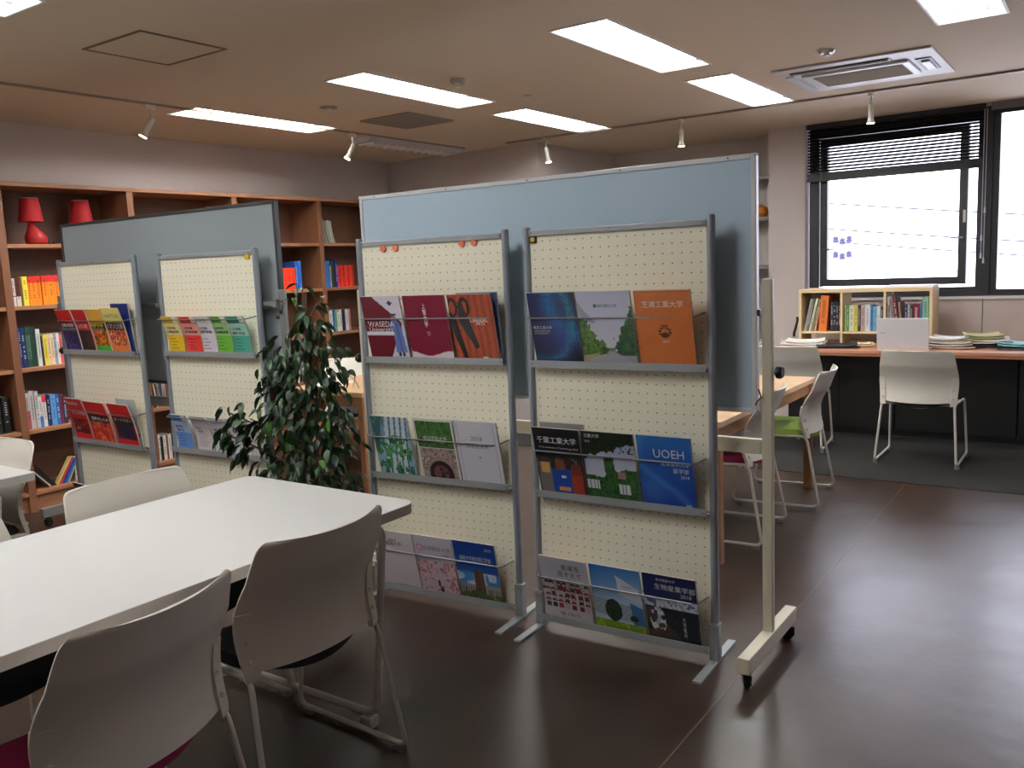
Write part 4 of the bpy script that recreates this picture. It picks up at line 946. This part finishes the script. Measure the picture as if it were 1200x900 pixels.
# ---------------------------------------------------------------- chairs
SEATS = {}
def chair(x, y, rz, label, seatc, z=0, group='white plastic sled-base chairs'):
    t = thing('stacking_chair', label, 'chair', (x, y, z), rz, group)
    if 'back' not in SEATS:
        H0, H1 = .448, .814
        def surf(u, tt):
            hw = .243+.010*math.sin(math.pi*min(max(tt, 0)/.95, 1))-.020*max(0, tt-.35)**1.4*1.6
            rr = .026/(H1-H0)
            if tt > 1-rr: q = (tt-(1-rr))/rr; hw -= .026*(1-math.sqrt(max(0, 1-q*q)))
            y_ = -.2+.028*math.sin(math.pi*min(max(tt, 0)/.7, 1))-.085*tt*tt+.054*abs(u)**2.2
            z_ = H0+(H1-H0)*tt-.004*(1-u*u)*tt-.010*(1-u*u)*(1-tt)
            return Vector((u*hw, y_, z_))
        NU, NV = 23, 20
        SEATS['back'] = MB().shell([[surf(-1+2*i/(NU-1), 1-(1-j/(NV-1))**1.6) for j in range(NV)] for i in range(NU)], .0065)
        for sg in (-1, 1):
            P = [[surf(sg*(.84+.155*i/4), -.065+.52*j/8)+Vector((0, -.003+.006*(j/8)**3, 0)) for j in range(9)] for i in range(5)]
            SEATS['sleeve%d' % sg] = MB().shell(P, .017)
            mb = MB()
            mb.tube([(sg*.232, -.158, .434), (sg*.262, -.235, .0215), (sg*.262, .275, .0215), (sg*.246, .205, .428)], .0085, 8, fillet=.04, closed=True)
            SEATS['tube%d' % sg] = mb
        for k, yy in enumerate((-.11, .14)): SEATS['cross%d' % k] = MB().cyl((-.23, yy, .421-.0*k), (.23, yy, .421), .0075, 8)
        sp = []
        for i in range(21):
            u = -1+2*i/20; row = []
            for j in range(15):
                v = -1+2*j/14
                k2 = .86+.14*(1-abs(v)**4)**.25 if abs(v) < 1 else .86
                yr = -.186+.056*abs(u)**2.2; yf = .225-.03*u**4
                row.append(Vector((u*.216*k2, yr+(yf-yr)*(v+1)/2, .455-.036*(1-u*u)-.014*max(0, v)**3)))
            sp.append(row)
        SEATS['seat'] = MB().shell(sp, .03); SEATS['pan'] = MB().shell([[Vector((p.x*.86, .02+(p.y-.02)*.84, p.z-.019)) for p in r] for r in sp], .006)
        for key, nm, m in (('back', 'backrest', M_plast), ('sleeve-1', 'bracket', M_plast), ('sleeve1', 'bracket', M_plast), ('tube-1', 'sled_frame', M_tubew), ('tube1', 'sled_frame', M_tubew), ('cross0', 'cross_bar', M_tubew), ('cross1', 'cross_bar', M_tubew), ('pan', 'seat_pan', M_plast)):
            o = SEATS[key].build(nm, m, None, smooth=True); SEATS[key+'_me'] = o.data; bpy.data.objects.remove(o)
    for key, nm in (('back', 'backrest'), ('tube-1', 'sled_frame'), ('tube1', 'sled_frame'), ('cross0', 'cross_bar'), ('cross1', 'cross_bar'), ('pan', 'seat_pan')):
        o = bpy.data.objects.new(nm, SEATS[key+'_me']); COL.objects.link(o); o.parent = t
    s_ = SEATS['seat'].build('seat', mat('seat_%s' % seatc[0].replace(' ', '_'), seatc[1], .7), t, smooth=True); tag(s_, '%s seat pad' % seatc[0])
    for s in (-1, 1):
        b = bpy.data.objects.new('bracket', SEATS['sleeve%d_me' % s]); COL.objects.link(b); b.parent = t
        for zz, yy in ((.475, -.150), (.53, -.139)):
            MB().cyl((s*.224, yy, zz), (s*.224, yy-.014, zz), .007, 10).build('bolt', M_tubew, b, smooth=True)
        for yy in (-.2, .225):
            MB().box(s*.262-.014, s*.262+.014, yy-.018, yy+.018, 0, .016).build('floor_glide', mat('grey_glide', (128, 130, 140), .5), t)
    return t
BLK = ('black', (14, 18, 20)); MAG = ('magenta', (150, 16, 78)); GRN = ('lime green', (150, 186, 76))
chair(1.00, 1.915, R(7.5), 'white chair with magenta seat nearest the camera, back turned', MAG)
chair(1.625, 2.012, R(-2), 'white chair with black seat at right end of the near table', BLK)
chair(1.68, 2.628, R(180), 'white chair across the near table below the leftmost rack', BLK)
chair(1.025, 2.625, R(181), 'white chair at left picture edge across the near table', BLK)
chair(1.645, 4.10, R(90), 'bright white chair at the end of the left table', BLK)
chair(4.49, 1.685, R(4), 'white chair with magenta seat behind the board post', MAG)
chair(5.31, 1.63, R(5), 'white chair with lime green seat at far oak table', GRN)
chair(6.645, 1.09, R(-90), 'white chair with black seat facing the laptop on the counter', BLK, z=.003)
chair(6.79, 2.05, R(-84), 'white chair with black seat at counter left of the laptop', BLK, z=.003)
chair(4.92, 4.95, R(135), 'white chair behind the oak table seen past the plant', BLK)

# ---------------------------------------------------------------- white tables
def round_rect(x0, x1, y0, y1, r, k=6):
    pts = []
    for cx, cy, a0 in ((x1-r, y1-r, 0), (x0+r, y1-r, 90), (x0+r, y0+r, 180), (x1-r, y0+r, 270)):
        for i in range(k+1):
            a = R(a0+90*i/k); pts.append((cx+r*math.cos(a), cy+r*math.sin(a)))
    return pts
def white_table(x0, x1, y0, y1, label, rad=.05):
    t = thing('white_table', label, 'table', ((x0+x1)/2, (y0+y1)/2, 0), 0, 'white rectangular tables')
    hx, hy = (x1-x0)/2, (y1-y0)/2
    MB().prism(round_rect(-hx, hx, -hy, hy, rad), .717, .720).build('tabletop', M_white, t)
    MB().prism(round_rect(-hx, hx, -hy, hy, rad), .686, .717).build('edge_band', M_tedge, t)
    for s in (-1, 1):
        xb, xt = s*(hx-.235), s*(hx-.14)
        MB().tube([(xt-s*.12, -hy+.04, .672), (xt, -hy+.035, .672), (xb, -hy+.02, .05), (xb, hy-.02, .05), (xt, hy-.035, .672), (xt-s*.12, hy-.04, .672)], .0125, 10, fillet=.06).build('leg_frame', M_tubew, t, smooth=True)
        MB().cyl((xb, 0, .05), (xb-s*.12, 0, .684), .011, 8).build('brace', M_tubew, t, smooth=True)
        for yy in (-hy+.06, hy-.06): MB().box(xb-.02, xb+.02, yy-.025, yy+.025, 0, .04).build('levelling_foot', M_bframe, t, bevel=.005)
    mb = MB(); mb.box(-hx+.3, hx-.3, -.02, .02, .655, .685); mb.build('beam', M_tubew, t)
    return t
white_table(.37, 2.17, 1.925, 2.805, 'large white table in the foreground with rounded corners')
white_table(.0, 1.802, 3.74, 4.62, 'white table at the left picture edge, only its corner showing', rad=.012)

# ---------------------------------------------------------------- oak tables
def oak_table(x0, x1, y0, y1, label, h=.72, group='light oak tables'):
    t = thing('oak_table', label, 'table', ((x0+x1)/2, (y0+y1)/2, 0), 0, group)
    hx, hy = (x1-x0)/2, (y1-y0)/2
    MB().box(-hx, hx, -hy, hy, h-.03, h).build('tabletop', M_oak, t, bevel=.003)
    for sx in (-1, 1):
        for sy in (-1, 1):
            MB().box(sx*(hx-.035)-.024, sx*(hx-.035)+.024, sy*(hy-.035)-.024, sy*(hy-.035)+.024, 0, h-.03).build('leg', M_oakleg, t, bevel=.003)
    mb = MB(); a, b_ = hx-.035, hy-.035
    mb.box(-a, a, -b_-.01, -b_+.01, h-.1, h-.03); mb.box(-a, a, b_-.01, b_+.01, h-.1, h-.03); mb.box(-a-.01, -a+.01, -b_, b_, h-.1, h-.03); mb.box(a-.01, a+.01, -b_, b_, h-.1, h-.03)
    mb.build('apron', M_oakleg, t)
    mb = MB(); mb.box(-a, a, b_-.012, b_+.012, .2, .25)
    mb.build('stretcher', M_oakleg, t)
    return t
oak_table(3.915, 4.75, 1.52, 2.32, 'light oak table behind the board post, with magenta chair')
oak_table(4.756, 5.60, 1.54, 2.34, 'farther light oak table, with the lime green chair')
oak_table(4.05, 5.05, 4.02, 4.75, 'light oak table seen through the plant')
o = MB().box(0, .3, 0, .21, 0, .012).build('paper_sheets', M_paper); o.location = (4.15, 4.42, .7202); o.rotation_euler = (0, 0, R(12)); tag(o, 'white papers lying on the oak table behind the plant', 'paper')

# ---------------------------------------------------------------- counter by the window
CZ = .735
t = thing('counter', 'long reddish wooden counter over added black shade boxes along the window wall', 'counter', (7.08, 0, 0))
MB().box(0, .88, -2.0, 2.29, CZ-.022, CZ).build('worktop', M_counter, t, bevel=.002)
MB().box(.004, .03, -2.0, 2.29, CZ-.045, CZ-.022).build('edge_strip', mat('counter_edge', (150, 96, 62), .5), t)
for k in range(5):
    y = 2.27-k*.86
    MB().box(.34, .86, y-.85, y, .05, CZ-.045).build('shade_box', M_black, t)  # added black boxes stand in for shade and dark wall under the counter
    MB().box(.332, .34, y-.845, y-.43, .06, CZ-.055).build('shade_panel', mat('shade_black', (14, 14, 15), .5), t)
    MB().box(.332, .34, y-.42, y-.005, .06, CZ-.055).build('shade_panel', mat('shade_black', (14, 14, 15), .5), t)
MB().box(.36, .86, -2.0, 2.27, .003, .05).build('plinth', M_black, t)  # black base of the added boxes, carrying the shade down to the floor

# birch cube shelf on the counter
t = thing('cube_shelf', 'pale birch open cube shelf full of books standing on the counter', 'shelf', (7.45, 0, CZ))
SX0, SX1 = 0.0, .30
SYS = [2.181, 1.845, 1.509, 1.17]; H = 1.202-CZ
for k, y in enumerate(SYS):
    th = .022 if k in (0, 3) else .018
    MB().box(SX0, SX1, y-th/2, y+th/2, 0.0, H-.03).build('side_panel', M_birch, t, bevel=.001, seg=1)
MB().box(SX0, SX1, SYS[3]-.011, SYS[0]+.011, H-.03, H).build('top_panel', M_birch, t, bevel=.001, seg=1)
for k in range(3):
    MB().box(SX0+.002, SX1, SYS[k+1]+.012, SYS[k]-.012, .097, .115).build('shelf', M_birch, t, bevel=.001, seg=1)
    MB().box(SX0+.002, SX1, SYS[k+1]+.012, SYS[k]-.012, 0.0, .012).build('bottom_panel', M_birch, t)
MB().box(SX1-.006, SX1-.001, 1.855, 2.17, .117, H-.03).build('back_panel', M_birch, t)
ZS = CZ+.1155
def sbook(y1, y0, h, c, where, i, lean=0, band=None):
    y1 *= 1.034; y0 *= 1.034; h *= 1.03
    o = book(abs(y1-y0)-.001, .2, h, c, band, M_ink if sum(c) > 300 else M_wink)
    o.matrix_world = Matrix.Translation((7.475, y1, ZS+.0006)) @ Matrix.Rotation(R(lean), 4, 'X') @ Matrix.Rotation(R(-90), 4, 'Z')
    tag(o, '%s book, %s from the left in the %s cube of the birch shelf' % (cname(c), ORD[i], where), 'book', 'books in the birch cube shelf')
# a positive lean tips the head of the book to the right in the picture (towards -Y)
L1 = [(2.086, 2.068, .27, (150, 150, 144), 12), (2.066, 2.050, .27, (96, 100, 90), 12), (2.047, 2.030, .275, (206, 206, 180), 13), (2.027, 2.012, .27, (130, 126, 96), 14), (2.006, 1.99, .2, (176, 130, 110), 12),
      (1.968, 1.905, .292, (206, 110, 44), 4), (1.872, 1.852, .235, (34, 44, 60), 0), (1.850, 1.832, .24, (24, 24, 28), 0), (1.83, 1.812, .235, (36, 40, 48), 0), (1.81, 1.796, .235, (26, 26, 28), 0)]
for i, (a, b_, h, c, le) in enumerate(L1): sbook(a, b_, h, c, 'left', i, le)
L2 = [(1.764, 1.750, .208, (150, 170, 110)), (1.748, 1.730, .208, (70, 140, 80)), (1.728, 1.690, .208, (200, 196, 170)), (1.688, 1.664, .208, (190, 186, 70)), (1.662, 1.642, .208, (60, 50, 46)), (1.640, 1.610, .21, (176, 150, 150)),
      (1.608, 1.570, .21, (206, 208, 214)), (1.568, 1.550, .2, (60, 120, 180)), (1.548, 1.522, .195, (110, 170, 200)), (1.520, 1.496, .195, (200, 206, 206)), (1.494, 1.474, .195, (50, 60, 54))]
for i, (a, b_, h, c) in enumerate(L2): sbook(a, b_, h, c, 'middle', i)
L3 = [(1.444, 1.428, .2, (206, 200, 190)), (1.424, 1.405, .27, (206, 206, 210), -5), (1.403, 1.38, .28, (130, 128, 124), -7), (1.376, 1.35, .275, (100, 40, 56), -8), (1.346, 1.33, .23, (150, 120, 110), -6), (1.318, 1.30, .21, (40, 50, 76)),
      (1.298, 1.280, .21, (150, 150, 150)), (1.278, 1.262, .205, (60, 54, 60)), (1.260, 1.212, .215, (110, 26, 34)), (1.21, 1.196, .22, (70, 110, 170)), (1.194, 1.15, .265, (120, 170, 140))]
for i, it in enumerate(L3): sbook(it[0], it[1], it[2], it[3], 'right', i, it[4] if len(it) > 4 else 0)

def pile(x, y, rz, items, label, cat='papers', z=CZ, name='paper_stack'):
    t = thing(name, label, cat, (x, y, z+.0004), R(rz)); zz = 0
    for k, (w, d, h, c, a) in enumerate(items):
        cu = .0 if h > .015 else .006+.004*(k % 3)
        P = [[Vector((w*(i/6-.5), d*(j/6-.5), h/2+cu*((abs(i-3)/3)**2.5+(abs(j-3)/3)**3))) for j in range(7)] for i in range(7)]
        o = MB().shell(P, h*.9).build('sheet', paint(c), t)
        o.location = (random.uniform(-.012, .012), random.uniform(-.015, .015), zz); o.rotation_euler = (0, 0, R(a)); zz += h+.0005
    return t
WP = (226, 226, 234)
pile(7.30, 2.10, 4, [(.24, .34, .014, WP, 0), (.24, .34, .014, (220, 218, 214), 3), (.22, .3, .012, (230, 228, 226), 8)], 'white papers on the counter behind the left chair')
pile(7.30, 1.83, 10, [(.22, .31, .004, (40, 42, 50), 0), (.22, .31, .012, (44, 46, 56), 3)], 'dark folder lying on the counter before birch shelf', 'folder', name='folder')
pile(7.38, 1.64, 0, [(.1, .14, .012, (206, 180, 130), 5), (.08, .1, .008, (236, 214, 190), 30)], 'small orange and cream notes on the counter left of laptop', 'papers')
pile(7.40, 1.02, 2, [(.24, .36, .010, (206, 190, 176), 0), (.22, .3, .012, (214, 204, 196), 10), (.22, .32, .014, (190, 186, 160), -6), (.2, .28, .012, WP, 5), (.2, .28, .008, (196, 196, 170), 3), (.2, .28, .010, WP, -12)], 'loose pile of white papers on the counter right of laptop')
pile(7.50, .80, 12, [(.24, .28, .026, (40, 42, 46), 0), (.26, .36, .010, WP, 6), (.24, .34, .010, WP, -5), (.22, .28, .012, (176, 180, 130), 2), (.2, .26, .012, (150, 150, 110), -7), (.2, .25, .010, (190, 190, 150), 5)], 'stack of papers topped by olive green booklets on the counter')
pile(7.40, .54, -4, [(.26, .3, .016, (56, 60, 66), 0), (.24, .3, .01, (130, 196, 206), 4), (.2, .3, .006, (170, 220, 226), -4)], 'turquoise files on the counter at the right picture edge', 'files')
o = MB().add([(0, 0, 0), (.01, -.05, .0), (.02, -.02, .08), (.0, .02, .11)], [(0, 1, 2), (0, 2, 3), (0, 1, 3), (1, 2, 3)]).build('leaf_shaped_note', paint((150, 180, 70))); o.location = (7.64, .87, CZ+.001); tag(o, 'small green upright note behind the olive booklets', 'note')
# papers lying on the birch shelf
t = thing('paper_stack', 'white papers lying on top of the birch cube shelf', 'papers', (7.62, 1.32, 1.2024))
MB().box(-.13, .1, -.16, .2, 0, .014).build('sheet', paint((230, 228, 236)), t); MB().box(-.1, .12, .14, .5, 0, .006).build('sheet', paint((232, 230, 238)), t)

# laptop
t = thing('laptop', 'white laptop open on the counter, lid turned to the room', 'laptop', (7.13, 1.315, CZ))
MB().box(.02, .28, -.185, .185, 0, .016).build('base', M_bframe, t, bevel=.004)
MB().box(.06, .2, -.16, .16, .016, .018).build('keyboard', M_dark, t)
MB().box(.21, .27, -.05, .05, .016, .017).build('touchpad', mat('pad_grey', (180, 180, 184), .4), t)
lid = MB().box(-.005, .005, -.185, .185, 0, .235).build('lid', mat('laptop_lid', (206, 204, 208), .35), t, bevel=.004); lid.location = (.02, 0, .017); lid.rotation_euler = (0, R(-8), 0)
MB().box(.0052, .006, -.17, .17, .015, .225).build('screen', M_black, lid)
MB().box(-.0056, -.005, .125, .155, .118, .122).build('maker_mark', M_gink, lid)
o = MB().tube([(0, 0, 0), (.0, .0, .03), (-.0, -.01, .06), (.0, -.03, .14), (0, -.028, .17)], .011, 8, fillet=.02).build('desk_phone', M_black, smooth=True); o.location = (7.55, 2.262, CZ+.06)
tag(o, 'slim black upright handset on a small pale stand beside the birch shelf', 'handset')
MB().cyl((0, 0, -.059), (0, 0, .0), .022, 14).build('stand', mat('clear_stand', (190, 190, 190), .2), o, smooth=True)
o = MB().add([(0, 0, 0), (0, -.05, 0), (.04, -.03, 0), (0, -.0, .075)], [(0, 1, 2), (0, 1, 3), (1, 2, 3), (0, 2, 3)]).build('folded_card', M_paper); o.location = (7.2, 2.26, CZ+.001); tag(o, 'folded white card on the counter beside the board post', 'card')

# metal shelf in the recess behind the blue board
t = thing('wall_shelf', 'grey metal shelf in the recess behind the blue board', 'shelf', (8.12, 2.66, 0))
for z in (.45, .92, 1.38, 1.83, 2.2): MB().box(0, .29, .0, .9, z, z+.03).build('shelf', M_gpost, t)
MB().box(0, .03, .88, .91, 0, 2.3).build('post', M_gpost, t); MB().box(0, .29, -.02, 0, 0, 2.3).build('side_panel', M_gpost, t)
o = MB().lathe([(.05, 0), (.08, .04), (.07, .09), (.02, .12)], n=12).build('orange_ornament', paint((206, 120, 30)), smooth=True); o.location = (8.24, 2.79, 1.8603); tag(o, 'orange and black object on the metal shelf behind board edge', 'ornament')
for k in range(6):
    o = MB().box(0, .2, 0, .03, 0, .24).build('binder', paint([(206, 206, 208), (150, 154, 160)][k % 2])); o.location = (8.15, 2.69+k*.04, .9503); tag(o, '%s pale binder on the metal shelf behind the board' % ORD[k], 'binder', 'pale binders on the metal shelf')
for k in range(6):
    o = MB().box(0, .2, 0, .14, 0, .035).build('file_tray', paint((196, 196, 200))); o.location = (8.15, 2.68, .4803+k*.055 if k == 0 else .4803+k*.0353); tag(o, '%s grey file tray up on the low metal shelf' % ORD[k], 'tray', 'grey file trays')

# ---------------------------------------------------------------- plant
PB = Vector((2.70, 3.02, 0)); RV = Vector((math.cos(YAW), -math.sin(YAW), 0)); FV = Vector((math.sin(YAW), math.cos(YAW), 0))
t = thing('potted_plant', 'tall potted fig plant with dark glossy leaves between the magazine racks', 'plant', PB)
MB().lathe([(.12, 0), (.15, .24), (.16, .25), (.155, .27), (.14, .27), (.135, .23)], n=28).build('pot', mat('brown_pot', (70, 50, 42), .5), t, smooth=True)
MB().cyl((0, 0, .2), (0, 0, .235), .134, 24).build('soil', mat('soil', (40, 30, 24), .95, bump=(60, .5)), t)
M_bark = mat('grey_bark', (110, 92, 74), .8, noise=(30, .2, (1, 1, .3)))
def leafmat(nm, c): return mat(nm, c, .38, noise=(30, .15, (1, 1, 1)), spec=.5)
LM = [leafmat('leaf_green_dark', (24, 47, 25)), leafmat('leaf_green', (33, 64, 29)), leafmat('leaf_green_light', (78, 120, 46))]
trunk = [(0, 0, .23), (.01, -.01, .5), (-.01, .01, .8), (.01, .0, 1.1), (.015, -.005, 1.42)]
MB().tube(trunk, .011, 8).build('trunk', M_bark, t, smooth=True)
MB().tube([(.02, .02, .23), (.04, .01, .45), (.0, .04, .7), (.03, .02, 1.0)], .008, 8).build('trunk', M_bark, t, smooth=True)
clus = [(.015, 1.445, .04, 2), (-.03, 1.385, .05, 4), (.075, 1.37, .05, 4), (.045, 1.32, .06, 8), (.03, 1.25, .08, 14), (-.02, 1.18, .10, 22), (.09, 1.15, .11, 24), (-.12, 1.15, .08, 16), (.13, 1.02, .09, 22), (-.05, 1.03, .13, 36), (-.15, 1.03, .08, 16), (.04, .93, .13, 36),
        (-.12, .87, .13, 40), (.1, .84, .13, 40), (-.27, .86, .09, 20), (-.36, .89, .05, 8), (-.38, .79, .06, 12), (-.28, .74, .09, 22), (-.13, .72, .14, 44), (.04, .72, .15, 48), (.15, .76, .09, 22), (-.18, .6, .1, 26), (0, .56, .14, 36), (.12, .56, .11, 26)]
leaf_me = []
for m in LM:
    for q in range(2):
        n = 5; L_ = .062; vs = []; fs = []
        for i in range(n+1):
            a = i/n; w_ = .0135*math.sin(math.pi*a**.8)**.8*(1 if q else 1.15); zc = -.018*a*a*(1+q)
            if i in (0, n): w_ = .0005
            vs += [(-w_, L_*a, zc+w_*.25), (0, L_*a, zc), (w_, L_*a, zc+w_*.25)]
        for i in range(n):
            for j in (0, 1): fs.append((3*i+j, 3*i+j+1, 3*i+j+4, 3*i+j+3))
        me = bpy.data.meshes.new('leaf'); me.from_pydata(vs, [], fs); me.materials.append(m); me.polygons.foreach_set('use_smooth', [True]*len(me.polygons)); leaf_me.append(me)
cnt = 0; rest = MB(); rr = random.Random(11); br = MB(); leaves = []
for (l, z, r, n) in clus:
    c = RV*l+Vector((0, 0, z))-FV*.02
    base = Vector((0, 0, max(.4, z-.12-.3*abs(l)))); br.tube([base, (base+c)/2+Vector((0, 0, .02)), c], .004, 5)
    for k in range(int(n*1.6)):
        d = Vector((rr.gauss(0, 1), rr.gauss(0, 1), rr.gauss(0, 1))).normalized()*r*rr.uniform(.35, 1.1)
        p = c+RV*d.x*1.0+FV*d.y*.8+Vector((0, 0, d.z))
        out = Vector((p.x-c.x*.6, p.y-c.y*.6, 0)); out = out.normalized() if out.length > .001 else Vector((1, 0, 0))
        yawl = math.atan2(-out.x, out.y)+rr.gauss(0, .6); pit = rr.uniform(-1.25, -.25) if z < 1.3 else rr.uniform(-.7, .3)
        M = Matrix.Translation(p) @ Matrix.Rotation(yawl, 4, 'Z') @ Matrix.Rotation(pit, 4, 'X') @ Matrix.Rotation(rr.gauss(0, .5), 4, 'Y') @ Matrix.Scale(rr.uniform(.75, 1.15), 4)
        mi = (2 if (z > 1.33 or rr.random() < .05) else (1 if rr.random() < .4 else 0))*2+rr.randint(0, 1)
        leaves.append((p.dot(FV), M, mi))
leaves.sort(key=lambda q: q[0])
for k, (dd, M, mi) in enumerate(leaves):
    if k < 300:
        o = bpy.data.objects.new('leaf', leaf_me[mi]); COL.objects.link(o); o.parent = t; o.matrix_basis = M
    else:
        me = leaf_me[mi]; rest.add([M @ v.co for v in me.vertices], [tuple(p.vertices) for p in me.polygons])
tag(rest.build('leaves', LM[1], t, smooth=True), kind='stuff')
br.build('branches', M_bark, t, smooth=True)
bpy.context.view_layer.update()
